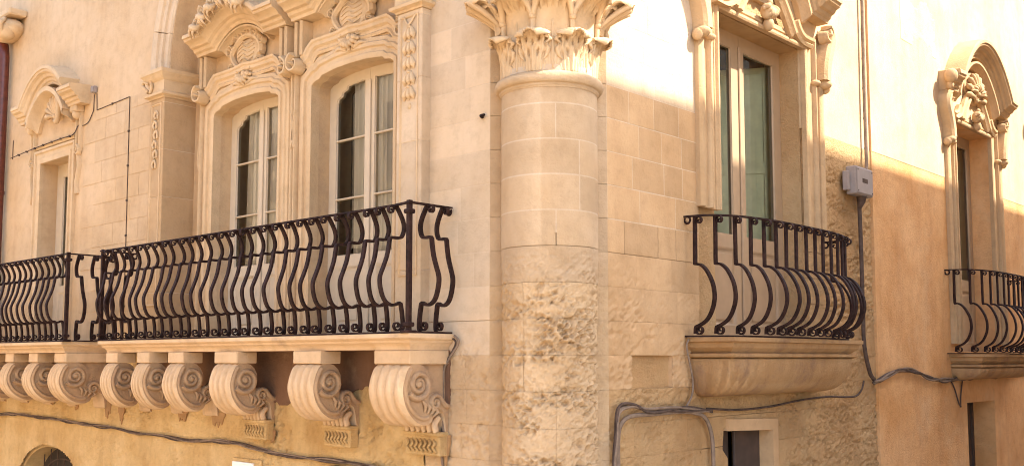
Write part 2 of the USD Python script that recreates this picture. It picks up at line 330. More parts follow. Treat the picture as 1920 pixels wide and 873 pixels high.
def block(s0, s1, z0, z1, d=0.0, world=None, E=None, rough_step=0.016, cham=0.0025, gap=0.003, depth=0.05, amp=0.035, curve=None, jit=0.0008, rnd=random):
    """One stone: a front face that may be worn, chamfered arrises and returns. curve maps (u, z, d) to a shape in the round."""
    mid = np.array([[(s0 + s1) / 2, z, d] for z in (z0, (z0 + z1) / 2, z1)])
    e = float(np.max(E(mid))) if E is not None else 0.0
    if e > 0.12: gap, cham = 0.0006, 0.0012
    s0, s1, z0, z1 = s0 + gap, s1 - gap, z0 + gap, z1 - gap
    st = rough_step if e > 0.05 else (0.04 if curve is not None else 0.3)
    nx, nz = max(2, int(math.ceil((s1 - s0) / st))), max(2, int(math.ceil((z1 - z0) / (st if e > 0.05 else 0.3))))
    us = np.r_[s0, np.linspace(s0 + cham, s1 - cham, nx + 1), s1]; vs = np.r_[z0, np.linspace(z0 + cham, z1 - cham, nz + 1), z1]
    U, V = np.meshgrid(us, vs, indexing='ij'); D = np.full(U.shape, d + rnd.uniform(-jit, jit))
    ring = np.zeros(U.shape, bool); ring[[0, -1]] = True; ring[:, [0, -1]] = True
    P = np.stack([U, V, D], -1)
    if e > 0.05:
        W = world(P); D = D - erode(W, E(P), amp) + 0.03 * amp * E(P) * (rnd.random() - 0.5)
        edge = np.minimum(np.minimum(U - s0, s1 - U), np.minimum(V - z0, z1 - V))
        D = D - E(P) * 0.0015 * np.clip(1 - edge / 0.02, 0, 1) ** 2
    D[ring] -= cham
    A, B = U.shape
    P = np.stack([U, V, D], -1).reshape(-1, 3)
    i, j = np.meshgrid(np.arange(A - 1), np.arange(B - 1), indexing='ij'); a = i * B + j
    q = np.stack([a, a + B, a + B + 1, a + 1], -1).reshape(-1, 4)
    loop = np.r_[np.arange(B) [::-1] * 0 + np.arange(A)[0] * B + np.arange(B)[::-1], np.arange(1, A) * B, (A - 1) * B + np.arange(1, B), (np.arange(A - 2, 0, -1)) * B + B - 1]
    back = P[loop].copy(); back[:, 2] = d - depth; n = len(P); L = len(loop); k = np.arange(L)
    q = np.vstack([q, np.stack([loop, n + k, n + (k + 1) % L, loop[(k + 1) % L]], 1)[:, ::-1]])
    v = np.vstack([P, back])
    if curve is not None: v = curve(v)
    return v, np.vstack([q[:, [0, 1, 2]], q[:, [0, 2, 3]]])
def to_world(face):
    return lambda P: P @ FACE[face].T
COURSE = 0.2745
def courses(z0, z1, base=5.475):
    k0 = math.floor((z0 - base) / COURSE); out = []
    z = base + k0 * COURSE
    while z < z1 - 0.01:
        out.append((max(z, z0), min(z + COURSE, z1))); z += COURSE
    return out
def E_left(P):
    s, z = P[..., 0], P[..., 1]
    return smooth01(-z, -4.35, -3.3) * (0.35 + 0.45 * smooth01(s, -1.6, -0.6)) * 0.9
def E_right(P):
    s, z = P[..., 0], P[..., 1]
    return smooth01(-z, -4.75, -3.7) * (0.75 - 0.3 * smooth01(s, 0.9, 1.8)) + 0.05
def E_col(P):
    u, z = P[..., 0], P[..., 1]
    return smooth01(-z, -4.75, -3.95) * (0.55 + 0.45 * smooth01(u, -0.35, 0.1))
def E_quoin(P):
    s, z = P[..., 0], P[..., 1]
    return 0.85 * smooth01(-z, -6.3, -5.6) * smooth01(s, 4.3, 4.6) + 0 * s

# ================================================================ the setting
st = Thing('street', 'stone paved street below the corner', 'street', kind='structure')
st.part('paving', (np.array([[-60, -60, 0], [60, -60, 0], [60, 60, 0], [-60, 60, 0]], float), np.array([[0, 1, 2, 3]])), 'street', smooth=False)

# houses across the two streets (behind the camera): they shade the corner and throw light back on it
def opposite(label, x0, x1, y0, y1, h, side):
    t = Thing('opposite_house', label, 'house', base=((x0 + x1) / 2, (y0 + y1) / 2, 0))
    m = bx(x0, x1, y0, y1, 0, h); t.part('wall', m, 'opposite', smooth=False)
    span = (x0, x1) if side == 'y' else (y0, y1)
    a = span[0] + 1.2
    while a < span[1] - 1.5:
        for z in (1.2, 4.6, 8.2):
            if z + 2.2 > h: continue
            if side == 'y': w = bx(a, a + 1.1, y1 - 0.02, y1 + 0.03, z, z + 2.0); fr = bx(a - 0.15, a + 1.25, y1 - 0.03, y1 + 0.02, z - 0.15, z + 2.2)
            else: w = bx(x0 - 0.03, x0 + 0.02, a, a + 1.1, z, z + 2.0); fr = bx(x0 - 0.02, x0 + 0.03, a - 0.15, a + 1.25, z - 0.15, z + 2.2)
            p = t.part('window', w, 'old_wood', smooth=False); t.part('surround', fr, 'carved', under=p, smooth=False)
        a += 2.6
RX = 6.5
opposite('low wing at the near end of the tall house across the right hand street', RX + 0.002, RX + 6, 2.6, 4.35, 5.86 + RX * math.tan(SUN_EL) / math.cos(SUN_AZ), 'x')
opposite('tall pale house across the right hand street', RX, RX + 6, 4.4, 17.2, 6.10 + RX * math.tan(SUN_EL) / math.cos(SUN_AZ), 'x')
opposite('house of higher roof further up the right hand street', RX + 0.004, RX + 6, 17.25, 34.0, 6.27 + RX * math.tan(SUN_EL) / math.cos(SUN_AZ), 'x')
opposite('long sunlit house facing the balconies across the street', -26, 1.5, -16, -9.5, 11.0, 'y')

# ================================================================ corner house: walls
house = Thing('corner_house', 'cream limestone house standing on the street corner behind the balconies', 'house')
FL, FR = FACE['L'], FACE['R']
def hpart(name, mesh, mat, face, **k):
    v, f = arr(mesh); return house.part(name, (v @ FACE[face].T, f), mat, **k)
BAY0, BAY1, BC, BD = -5.80, -1.66, -3.70, -0.30        # the bay under the great arch
ARCH_Z, ARCH_R = 7.12, 2.05
def arc(c, r, a0, a1, n=24, rz=None):
    a = np.linspace(a0, a1, n); return [(c[0] + r * math.cos(x), c[1] + (rz or r) * math.sin(x)) for x in a]
bay_poly = Polygon([(BAY0, 4.0), (BAY1, 4.0), (BAY1, ARCH_Z)] + arc((BC - 0.03, ARCH_Z), ARCH_R, 0, PI, 40) + [(BAY0, ARCH_Z)]).buffer(0)
FW0, FW1, FWT = -9.33, -8.42, 6.50                      # window at the far end
far_open = box(FW0, 4.0, FW1, FWT)
cell_c = (-8.76, 2.02)
cellar = Polygon(arc(cell_c, 0.98, 0, PI, 30, 0.62) + [(-9.74, 1.2), (-7.78, 1.2)]).buffer(0)
wl = box(-16, 0, -0.67, 10.2).difference(unary_union([bay_poly, far_open, cellar]))
upper = wl.intersection(box(-16, 3.93, -1.42, 10.2)); lower = wl.intersection(box(-16, 0, -1.42, 3.93))
hpart('facade_wall', ext(upper, -0.45, 0.0), 'plaster_up', 'L', smooth=False)
hpart('facade_wall', ext(lower, -0.45, -0.04), 'rough', 'L', smooth=False, label='rough ochre wall below the balconies')
hpart('facade_wall', ext(wl.intersection(box(-1.42, 0, -0.67, 4.37)), -0.45, -0.05), 'rough', 'L', smooth=False)
hpart('facade_wall', ext(wl.intersection(box(-1.42, 4.37, -0.67, 10.2)), -0.45, -0.0018), 'mortar', 'L', smooth=False)
# the ashlar between the bay and the column
rb = random.Random(3)
WLr, WRr = to_world('L'), to_world('R')
for k, (a, b) in enumerate(courses(2.2, 7.6)):
    cut = -1.04 + rb.uniform(-0.2, 0.2) if rb.random() < 0.6 else None
    for s0, s1 in ([(-1.42, cut), (cut, -0.67)] if cut else [(-1.42, -0.67)]):
        hpart('stone_block', block(s0, s1, a, b, world=WLr, E=E_left, rnd=rb), 'ashlar' if (a + b) / 2 > 3.9 else 'column_low', 'L', smooth=60)
for k, (a, b) in enumerate(courses(4.0, 7.0)):
    x = -8.02 + (0.3 if k % 2 else 0.0)
    while x < -6.15:
        y = min(-6.13, x + rb.uniform(.5, .75))
        if -6.13 - y < .2: y = -6.13
        hpart('stone_block', block(x, y, a, b, d=0.005, depth=0.004, gap=0.0025, cham=0.002, jit=0.001, rnd=rb), 'plaster_up', 'L', smooth=60); x = y
# rough stucco sheet over the lower wall
def sheet(s0, s1, z0, z1, step, hole, E, world, amp, d0):
    ss, zz = np.arange(s0, s1 + 1e-6, step), np.arange(z0, z1 + 1e-6, step)
    S, Zg = np.meshgrid(ss, zz, indexing='ij'); P = np.stack([S, Zg, np.full(S.shape, d0)], -1)
    D = d0 - erode(world(P), E(P), amp)
    P[..., 2] = D; A, B = S.shape
    i, j = np.meshgrid(np.arange(A - 1), np.arange(B - 1), indexing='ij'); a = (i * B + j).ravel()
    if hole is not None:
        cx, cz = (S[:-1, :-1] + step / 2).ravel(), (Zg[:-1, :-1] + step / 2).ravel()
        a = a[~shapely.contains_xy(hole, cx, cz)]
    return P.reshape(-1, 3), np.stack([a, a + B, a + B + 1, a + 1], 1)
El = lambda P: 0.30 + 0.70 * smooth01(fbm(P * np.array([1.1, 1.4, 1]), 3, 21), 0.42, 0.62)
hpart('stucco', sheet(-12, -1.42, 2.0, 3.93, 0.018, cellar.buffer(0.03), El, WLr, 0.042, 0.012), 'rough', 'L', smooth=True, label='pitted ochre stucco below the balconies')
# bay: back wall with the two door openings
WIN = [(-5.26, -3.98), (-3.41, -2.13)]; SPR, CRN = 6.53, 6.67
def head(a, b, g=0.0):
    """The head of a bay window: a shoulder, then a nearly flat arch. g grows or shrinks it."""
    w = b - a; c = (a + b) / 2
    half = [(w / 2 + g, 0), (w / 2 - 0.005 + g, 0.03), (w / 2 - 0.05 + g, 0.06 + g), (w / 2 - 0.13 + g * .8, 0.075 + g), (w / 2 - 0.17 + g * .7, 0.105 + g), (w / 2 - 0.33, 0.125 + g), (w / 4 - 0.1, 0.134 + g), (0, 0.138 + g)]
    return [(c + x, SPR + z) for x, z in half] + [(c - x, SPR + z) for x, z in half[::-1][1:]]
def open_poly(a, b, g=0.0, z0=4.0): return Polygon([(a - g, z0), (b + g, z0)] + head(a, b, g))
back = bay_poly.buffer(0.02).difference(unary_union([open_poly(a, b) for a, b in WIN]))
hpart('bay_wall', ext(back, -0.75, BD), 'niche', 'L', smooth=False, label='recessed wall under the great arch, stained at the left')
# the angle behind the column: its face is worn like the column's foot
cv = np.array([[-0.67, 0, 0], [0, 0.67, 0]]); ce, ct = np.array([1, -1, 0]) / math.sqrt(2), np.array([1, 1, 0]) / math.sqrt(2)
cm = np.array([-0.335, 0.335, 0.0])
pl = Polygon([(-0.675, 0.003), (-0.003, 0.675), (-0.5, 0.675), (-0.675, 0.5)])
for zz0, zz1, ins, mt in ((0, 4.64, .06, 'column_low'), (4.64, 10.2, 0, 'mortar')):
    v, f = arr(trimesh.creation.extrude_polygon(pl, zz1 - zz0, engine='earcut')); house.part('angle_wall', (v + [0, 0, zz0] - ce * ins, f), mt, smooth=False)
def on_angle(P): return cm + P[..., :1] * ct + P[..., 1:2] * np.array([0, 0, 1.0]) + P[..., 2:] * ce
for a, b in courses(2.2, 7.6):
    for s0, s1 in ((-0.474, 0.0), (0.0, 0.474)):
        house.part('stone_block', block(s0, s1, a, b, d=0.006, world=on_angle, E=lambda P: 0.5 * E_col(P), curve=lambda P: on_angle(P), gap=0.002, rnd=rb), 'column' if (a + b) / 2 > 4.45 else 'column_low', smooth=60)
# right facade
R1a, R1b, RT = 2.37, 4.12, 7.10
low_open = Polygon([(2.43, 1.5), (3.28, 1.5), (3.28, 3.12), (2.42, 3.15), (2.40, 2.98), (2.49, 2.9), (2.47, 2.6)])
wr = box(0.67, 0, 5.80, 10.2).difference(unary_union([box(R1a, 4.0, R1b, RT), low_open]))
hpart('facade_wall', ext(wr.intersection(box(0, 0, 2.02, 4.92)), -0.45, -0.05), 'rough_r', 'R', smooth=False)
hpart('facade_wall', ext(wr.intersection(box(0, 4.92, 2.02, 10.2)), -0.45, -0.0018), 'mortar', 'R', smooth=False)
hpart('facade_wall', ext(wr.intersection(box(2.02, 0, 5.8, 10.2)), -0.45, -0.05), 'rough_r', 'R', smooth=False)
patch = (1.00, 1.60)
for k, (a, b) in enumerate(courses(2.2, 8.0)):
    joints = [0.67]
    x = 0.67 + rb.uniform(0.18, 0.5)
    while x < 1.85:
        joints.append(x); x += rb.uniform(0.26, 0.55)
    joints.append(2.02)
    zm = (a + b) / 2
    if 3.55 < zm < 3.83: joints = [0.67, 1.0, 1.58, 2.02]
    for s0, s1 in zip(joints[:-1], joints[1:]):
        deep = 3.55 < zm < 3.83 and abs(s0 - 1.0) < 0.01
        hpart('stone_block', block(s0, s1, a, b, d=-0.05 if deep else 0.0, world=WRr, E=(lambda P: 0.9 + 0 * P[..., 0]) if deep else E_right, rnd=rb, depth=0.02 if deep else 0.05),
              'ashlar' if zm > 6.15 else 'ashlar_tan' if zm > 3.6 else 'rough_r', 'R', smooth=60)  # paler stone above the shadow edge: sunlight put into the colour
# rough stones right of the first window and between the ledge and the low window
clip_open = unary_union([low_open.buffer(0.02), box(R1a - .02, 3.9, R1b + .02, RT)])
for k, (a, b) in enumerate(courses(2.2, 6.25)):
    x = 4.12 if a > 3.9 else 2.02
    while x < 5.74:
        y = min(5.80, x + rb.uniform(0.28, 0.62))
        if 5.80 - y < 0.15: y = 5.80
        pc = box(x, a, y, b)
        ov = pc.intersection(clip_open).area
        if ov < 0.002:
            hpart('stone_block', block(x, y, a, b, world=WRr, E=(E_quoin if a > 3.9 else (lambda P: 0.5 + 0.3 * smooth01(fbm(P * 1.3, 3, 4), 0.4, 0.6))), rnd=rb, amp=0.045, gap=0.003), 'rough_r', 'R', smooth=60)
        else:
            g = pc.buffer(-0.003).difference(clip_open)
            if g.area > 0.003: hpart('stone_block', ext(g, -0.05, -0.01), 'rough_r', 'R', smooth=False)
        x = y
hpart('facade_wall', ext(box(4.12, 6.249, 5.80, 9.6), -0.05, -0.004), 'plaster_up', 'R', smooth=False)
hpart('facade_wall', ext(box(2.02, 7.4, 4.12, 9.6), -0.05, -0.004), 'plaster_up', 'R', smooth=False)
house.part('roof', bx(-16, -0.3, 0.3, 9, 10.2, 10.4), 'mortar', smooth=False)
# dark rooms behind the openings
def room(face, s0, s1, z0, z1, d1, deep=1.6):
    p = [bx(s0 - .3, s1 + .3, z0 - .12, z1 + .3, d1 - deep - .05, d1 - deep), bx(s0 - .35, s0 - .3, z0 - .1, z1 + .3, d1 - deep, d1), bx(s1 + .3, s1 + .35, z0 - .1, z1 + .3, d1 - deep, d1),
         bx(s0 - .3, s1 + .3, z1 + .25, z1 + .3, d1 - deep, d1), bx(s0 - .3, s1 + .3, z0 - .12, z0 - .05, d1 - deep, d1)]
    return p
for nm, face, a in (('room', 'L', (-5.3, -3.9, 4, 6.7, -0.76)), ('room', 'L', (-3.45, -2.1, 4, 6.7, -0.76)), ('room', 'L', (FW0, FW1, 4, FWT, -0.46)),
                    ('room', 'R', (R1a, R1b, 4, RT, -0.46)), ('room', 'R', (2.5, 3.2, 1.4, 3.1, -0.46)), ('room', 'L', (-9.6, -7.9, 1.2, 2.6, -0.46))):
    hpart(nm, cat(room(face, *a)), 'dark', face, smooth=False)

# salmon house to the right
pink = Thing('salmon_house', 'salmon plastered house joining the stone corner on the right', 'house', face='R', base=(5.8, 0, 0))
R2a, R2b = 8.58, 10.09
slot = box(8.72, 1.6, 9.86, 3.20)
wp = box(5.80, 0, 40, 10.6).difference(unary_union([box(R2a, 3.9, R2b, RT), slot]))
pink.part('facade_wall', ext(wp, -0.45, 0.018), 'pink', smooth=False)
pink.part('upper_wall', ext(wp.intersection(box(5.8, 6.25, 40, 10.5)), 0.018, 0.022), 'plaster_up', smooth=False)  # cream sheet over the salmon: the sunlit look painted on
for a in ((R2a, R2b, 3.9, RT, -0.46), (8.72, 9.86, 1.6, 3.2, -0.46)): pink.part('room', cat(room('R', *a)), 'dark', smooth=False)
E1 = lambda P: 0.9 * smooth01(fbm(P * np.array([1.5, 2.2, 1]), 3, 31), 0.42, 0.6)
pink.part('bare_stone', block(6.8, 8.0, 7.85, 8.75, d=0.026, world=WRr, E=E1, depth=0.01), 'ashlar', smooth=60, label='patch of bare worn stone high on the wall')

# ================================================================ corner column
CR, CC = 0.385, np.array([-0.285, 0.285, 0.0])
col = Thing('corner_column', 'great round limestone column with carved leaf capital at the street corner', 'column', base=(-0.285, 0.285, 0))
def on_col(P, r=CR):
    th = P[..., :1] / CR
    return CC + (r + P[..., 2:]) * (np.cos(th) * ce + np.sin(th) * ct) + P[..., 1:2] * np.array([0, 0, 1.0])
col.part('core', (lambda m: (m.vertices + CC + [0, 0, 4], m.faces))(trimesh.creation.cylinder(CR - 0.06, 8, sections=64)), 'column_low', smooth=40)
col.part('bed', (lambda m: (m.vertices + CC + [0, 0, 5.4], m.faces))(trimesh.creation.cylinder(CR - 0.0018, 1.3, sections=96)), 'column_bed', smooth=40)
rc = random.Random(11)
for k, (a, b) in enumerate(courses(2.2, 5.9)):
    cut = rc.choice([0.02, -0.25, 0.22, None, 0.02])
    js = [-0.68] + ([cut] if cut is not None else []) + [0.68]
    for s0, s1 in zip(js[:-1], js[1:]):
        col.part('drum_stone', block(s0, s1, a, b, world=on_col, E=E_col, curve=on_col, gap=0.003, cham=0.004, amp=0.062, rnd=rc, jit=0.001, rough_step=0.0105), 'column' if (a + b) / 2 > 4.45 else 'column_low', smooth=60)
def ring(prof, n=72, a0=-1.9, a1=1.9):
    """Profile (r, z) turned about the column's axis."""
    th = np.linspace(a0, a1, n); pr = np.asarray(prof, float); K = len(pr)
    v = CC + pr[None, :, :1] * (np.cos(th)[:, None, None] * ce + np.sin(th)[:, None, None] * ct) + pr[None, :, 1:] * np.array([0, 0, 1.0])
    i, j = np.meshgrid(np.arange(n - 1), np.arange(K), indexing='ij'); a = i * K + j; b = i * K + (j + 1) % K
    q = np.stack([a, b, b + K, a + K], -1).reshape(-1, 4); v = v.reshape(-1, 3)
    return outward(*arr((v, q)))
tor = [(0.30, 5.875), (0.388, 5.875), (0.392, 5.885), (0.40, 5.89), (0.402, 5.905)] + [(0.402 + 0.036 * math.cos(t), 5.95 + 0.043 * math.sin(t)) for t in np.linspace(-PI / 2, PI / 2, 9)] + [(0.395, 6.0), (0.30, 6.0)]
col.part('astragal', ring(tor), 'column', smooth=40)
bell = [(0.25, 5.99), (0.375, 5.99), (0.378, 6.2), (0.385, 6.4), (0.41, 6.55), (0.47, 6.7), (0.25, 6.75)]
cap = col.part('capital', ring(bell), 'carved', smooth=50)
def leaf(th0, z0, h, w, curl, out0, lobes=4, r_at=lambda z: 0.38 + 0.9 * max(0, z - 6.45) ** 1.5, droop=0.8, base_w=0.70, belly=2.0):
    """Acanthus leaf standing on the bell: lobed outline, veins, drilled eyes, tip rolled outwards."""
    nu, nv = 41, 46
    u = np.linspace(-1, 1, nu); v = np.linspace(0, 1, nv); Ug, Vg = np.meshgrid(u, v, indexing='ij')
    vb = 0.62                                            # where the roll begins
    along = np.clip(Vg / vb, 0, 1); roll = np.clip((Vg - vb) / (1 - vb), 0, 1)
    ang = roll * PI * 0.92 * droop
    zc = z0 + (h - curl) * along + curl * np.sin(ang)
    rc_ = out0 + 0.035 * along ** belly + curl * (1 - np.cos(ang)) * 1.15
    outl = (base_w + (1 - base_w) * smooth01(Vg, 0.0, 0.6)) * np.sqrt(np.clip(1 - 0.86 * roll ** 2, 0.05, 1))
    lob = 1 - 0.30 * np.abs(np.cos(PI * lobes * (Vg + 0.03 * np.sin(9 * Vg)))) ** 6
    half = w * outl * np.where(np.abs(Ug) > 0.55, 1 - (1 - lob) * (np.abs(Ug) - 0.55) / 0.45, 1)
    vein = np.cos(Ug * PI * 7) * 0.008 * (0.4 + Vg) - 0.016 * Ug ** 2 + 0.010 * np.exp(-(Ug / 0.09) ** 2)
    eye = np.zeros_like(Ug)
    for uu, vv in ((-.62, .30), (-.28, .36), (.28, .36), (.62, .30), (-.7, .58), (-.33, .62), (.0, .55), (.33, .62), (.7, .58)):
        eye += np.exp(-((Ug - uu - 0.25 * (Vg - vv) * np.sign(uu)) / 0.05) ** 2 - ((Vg - vv) / 0.07) ** 2)
    rr = rc_ + vein - 0.06 * np.clip(eye, 0, 1)
    base = np.array([r_at(z) for z in zc.ravel()]).reshape(zc.shape)
    R = base + rr; th = th0 + Ug * half / 0.40
    zc = zc - 0.03 * Ug ** 2 * Vg
    def pts(off):
        Rr = R + off
        return CC + Rr[..., None] * (np.cos(th)[..., None] * ce + np.sin(th)[..., None] * ct) + zc[..., None] * np.array([0, 0, 1.0])
    A = pts(0.0); nrm = np.cross(np.gradient(A, axis=0), np.gradient(A, axis=1)); nrm /= np.maximum(np.linalg.norm(nrm, axis=-1, keepdims=True), 1e-9)
    if (nrm[nu // 2, 3] @ (math.cos(th0) * ce + math.sin(th0) * ct)) < 0: nrm = -nrm; flip = True
    else: flip = False
    B = A - 0.016 * nrm
    i, j = np.meshgrid(np.arange(nu - 1), np.arange(nv - 1), indexing='ij'); a = i * nv + j
    q = np.stack([a, a + nv, a + nv + 1, a + 1], -1).reshape(-1, 4)
    lp = np.r_[np.arange(nv)[::-1], np.arange(1, nu) * nv, (nu - 1) * nv + np.arange(1, nv), np.arange(nu - 2, 0, -1) * nv + nv - 1]
    n = nu * nv; k = np.arange(len(lp)); side = np.stack([lp, lp[(k + 1) % len(lp)], n + lp[(k + 1) % len(lp)], n + lp], 1)
    Q = np.vstack([q, q[:, ::-1] + n, side[:, ::-1]])
    return np.vstack([A.reshape(-1, 3), B.reshape(-1, 3)]), (Q[:, ::-1] if flip else Q)
for k in range(-2, 2):
    col.part('acanthus_leaf', leaf(math.radians(45 * k + 22.5), 6.0, 0.30, 0.150, 0.040, 0.012), 'carved', under=cap, smooth=True)
for k in range(-2, 3):
    col.part('acanthus_leaf', leaf(math.radians(45 * k), 6.02, 0.58, 0.165, 0.062, 0.0, base_w=0.55, belly=9.0), 'carved', under=cap, smooth=True)
for k in range(-2, 2):                                   # stems between the tall leaves, their scrolls and leaf sheaths
    th = math.radians(45 * k + 22.5); r = ce * math.cos(th) + ct * math.sin(th); tg = -ce * math.sin(th) + ct * math.cos(th)
    up = np.array([0, 0, 1.0]); o = CC
    col.part('stem', tube([o + r * 0.40 + up * z for z in (6.25, 6.35, 6.42)], [0.018, 0.020, 0.024], 10), 'carved', under=cap, smooth=True)
    col.part('stem', tube([o + r * 0.405 + up * 6.41, o + r * 0.408 + up * 6.43, o + r * 0.40 + up * 6.45], [0.026, 0.032, 0.024], 10), 'carved', under=cap, smooth=True)
    for sg in (-1, 1):
        pts = [o + r * (0.41 + 0.16 * t ** 1.6) + tg * sg * (0.008 + 0.15 * t ** 1.5) + up * (6.44 + 0.26 * t) for t in np.linspace(0, 1, 12)]
        col.part('stem', tube(pts, np.linspace(0.022, 0.035, 12), 8), 'carved', under=cap, smooth=True)
for th, sg in ((-1.52, -1), (1.52, 1)):                  # big corner scrolls with hanging leaves
    r = ce * math.cos(th) + ct * math.sin(th)
    for q, w in ((-0.1, 0.028), (0.05, 0.034), (0.2, 0.028)):
        r2 = ce * math.cos(th - sg * q) + ct * math.sin(th - sg * q)
        pts = [CC + r2 * (0.36 + 0.30 * t ** 1.3) + np.array([0, 0, 6.36 + 0.30 * t - 0.06 * t * t]) for t in np.linspace(0, 1, 14)]
        col.part('corner_scroll', tube(pts, np.linspace(0.015, w, 14), 8), 'carved', under=cap, smooth=True)
    col.part('acanthus_leaf', leaf(th * .93, 6.36, 0.27, 0.10, 0.075, 0.05), 'carved', under=cap, smooth=True)
# ================================================================ pilasters and the great arch
def shaft(t, s0, s1, z0, z1, d0, d1, mat, h=0.549):
    t.part('bed', bx(s0 + .004, s1 - .004, z0, z1, d0, d1 - .004), 'mortar', smooth=False)
    z = z0
    while z < z1 - 0.01:
        y = min(z + h, z1); t.part('stone_block', bx(s0, s1, z + 0.002, y - 0.002, d0, d1, 0.005), mat, smooth=False); z = y
CAPP = [(0, 6.80), (0.012, 6.80), (0.02, 6.815), (0.055, 6.83), (0.06, 6.855), (0.03, 6.865), (0.02, 6.88), (0.02, 7.0), (0.035, 7.01), (0.06, 7.03), (0.075, 7.06), (0.095, 7.075), (0.10, 7.115), (0, 7.118)]
def frame_panel(t, s0, s1, z0, z1, d):
    t.part('panel_moulding', band([(s0, z0), (s0, z1), (s1, z1), (s1, z0)], d - 0.004, [(0, 0), (0, 0.014), (-0.008, 0.016), (-0.016, 0.008), (-0.02, 0.0)], closed=True), 'carved', smooth=30)
pr = Thing('festoon_pilaster', 'flat pilaster carved with a hanging string of bell flowers beside the right bay window', 'pilaster', 'L', base=(-1.54, 4.0, 0))
shaft(pr, -1.704, -1.38, 4.0, 6.80, -0.32, 0.10, 'ashlar')
frame_panel(pr, -1.655, -1.425, 4.5, 6.76, 0.10)
pr.part('capital', plan_band([(-1.70, -0.3), (-1.70, 0.1), (-1.38, 0.1), (-1.38, -0.1)], CAPP), 'carved', smooth=30)
pr.part('capital_core', bx(-1.695, -1.385, 6.80, 7.117, -0.3, 0.097), 'carved', smooth=False)
def husk(c, h, w, d):
    """One hanging bell flower: three petals and a bud."""
    ms = []
    for k, sg in enumerate((-1, 0, 1)):
        pts = [(c[0] + sg * w * 0.12, c[1], d), (c[0] + sg * w * 0.36, c[1] - h * 0.45, d + 0.012), (c[0] + sg * w * 0.5, c[1] - h * 0.95, d + 0.004)]
        ms.append(tube(spline(pts, 5), np.r_[np.linspace(w * 0.10, w * 0.23, 8), w * 0.17, w * 0.08, 0.003], 8))
    ms.append(blob((c[0], c[1] - h * 0.02, d + 0.004), (w * 0.17, h * 0.12, w * 0.2), 1)); return cat(ms)
for k, z in enumerate((6.66, 6.53, 6.40, 6.26, 6.13)):
    pr.part('bell_flower', husk((-1.535, z), 0.125, 0.125, 0.10), 'carved', smooth=True)
pr.part('ribbon', cat(tube(spline([(-1.61, 6.76, .105), (-1.57, 6.70, .115), (-1.535, 6.67, .12)], 6), 0.010, 6), tube(spline([(-1.46, 6.76, .105), (-1.50, 6.70, .115), (-1.535, 6.67, .12)], 6), 0.010, 6)), 'carved', smooth=True)
pr.part('drop', blob((-1.535, 5.96, 0.10), (0.022, 0.028, 0.012), 2), 'carved', smooth=True)
plx = Thing('carved_drop_pilaster', 'deep pilaster with carved drop on its face carrying the left foot of the arch', 'pilaster', 'L', base=(-5.94, 4.0, 0))
shaft(plx, -6.10, -5.776, 4.0, 6.80, -0.32, 0.10, 'ashlar_mid')
frame_panel(plx, -6.06, -5.83, 4.4, 6.74, 0.10)
plx.part('capital', plan_band([(-6.10, -0.02), (-6.10, 0.1), (-5.78, 0.1), (-5.78, -0.31)], CAPP), 'carved', smooth=30)
plx.part('capital_core', bx(-6.095, -5.785, 6.80, 7.117, -0.3, 0.097), 'carved', smooth=False)
for k in range(6):
    c = (-5.945 + 0.012 * (-1) ** k, 6.66 - 0.115 * k)
    plx.part('carved_leaf', cat(tube(spline([(c[0], c[1], .105), (c[0] - .04, c[1] - .05, .112), (c[0] - .02, c[1] - .1, .105)], 5), 0.015, 6), tube(spline([(c[0], c[1], .105), (c[0] + .035, c[1] - .05, .112), (c[0] + .025, c[1] - .1, .105)], 5), 0.013, 6)), 'carved', smooth=True)
plx.part('corner_leaf', cat(tube(spline([(-6.10, 7.0, .13), (-6.17, 7.03, .15), (-6.22, 7.0, .14), (-6.17, 6.96, .15), (-6.11, 6.90, .13)], 6), 0.022, 7), tube(spline([(-6.05, 7.02, .13), (-6.01, 6.95, .14), (-6.06, 6.88, .13)], 6), 0.02, 7)), 'carved', smooth=True)
ar = Thing('great_arch', 'moulded stone arch spanning over both bay windows', 'arch', 'L', base=(BC, ARCH_Z, 0))
AP = [(0, -0.32), (0, 0.05), (0.02, 0.07), (0.06, 0.07), (0.07, 0.05), (0.13, 0.055), (0.14, 0.08), (0.20, 0.085), (0.215, 0.11), (0.26, 0.125), (0.30, 0.125), (0.32, 0.0), (0.32, -0.32)]
nv = 15
for k in range(nv):
    a0, a1 = PI - PI * k / nv - 0.001, PI - PI * (k + 1) / nv + 0.001
    ar.part('voussoir', band(arc((BC - 0.03, ARCH_Z), ARCH_R, a0, a1, 7), 0, AP), 'ashlar', smooth=30)

ar.part('intrados', band(arc((BC - 0.03, ARCH_Z), ARCH_R, PI, 0, 60), 0, [(-.008, -.31), (-.008, .04), (.01, .04), (.01, -.31)]), 'niche', smooth=30, label='stained underside of the arch')
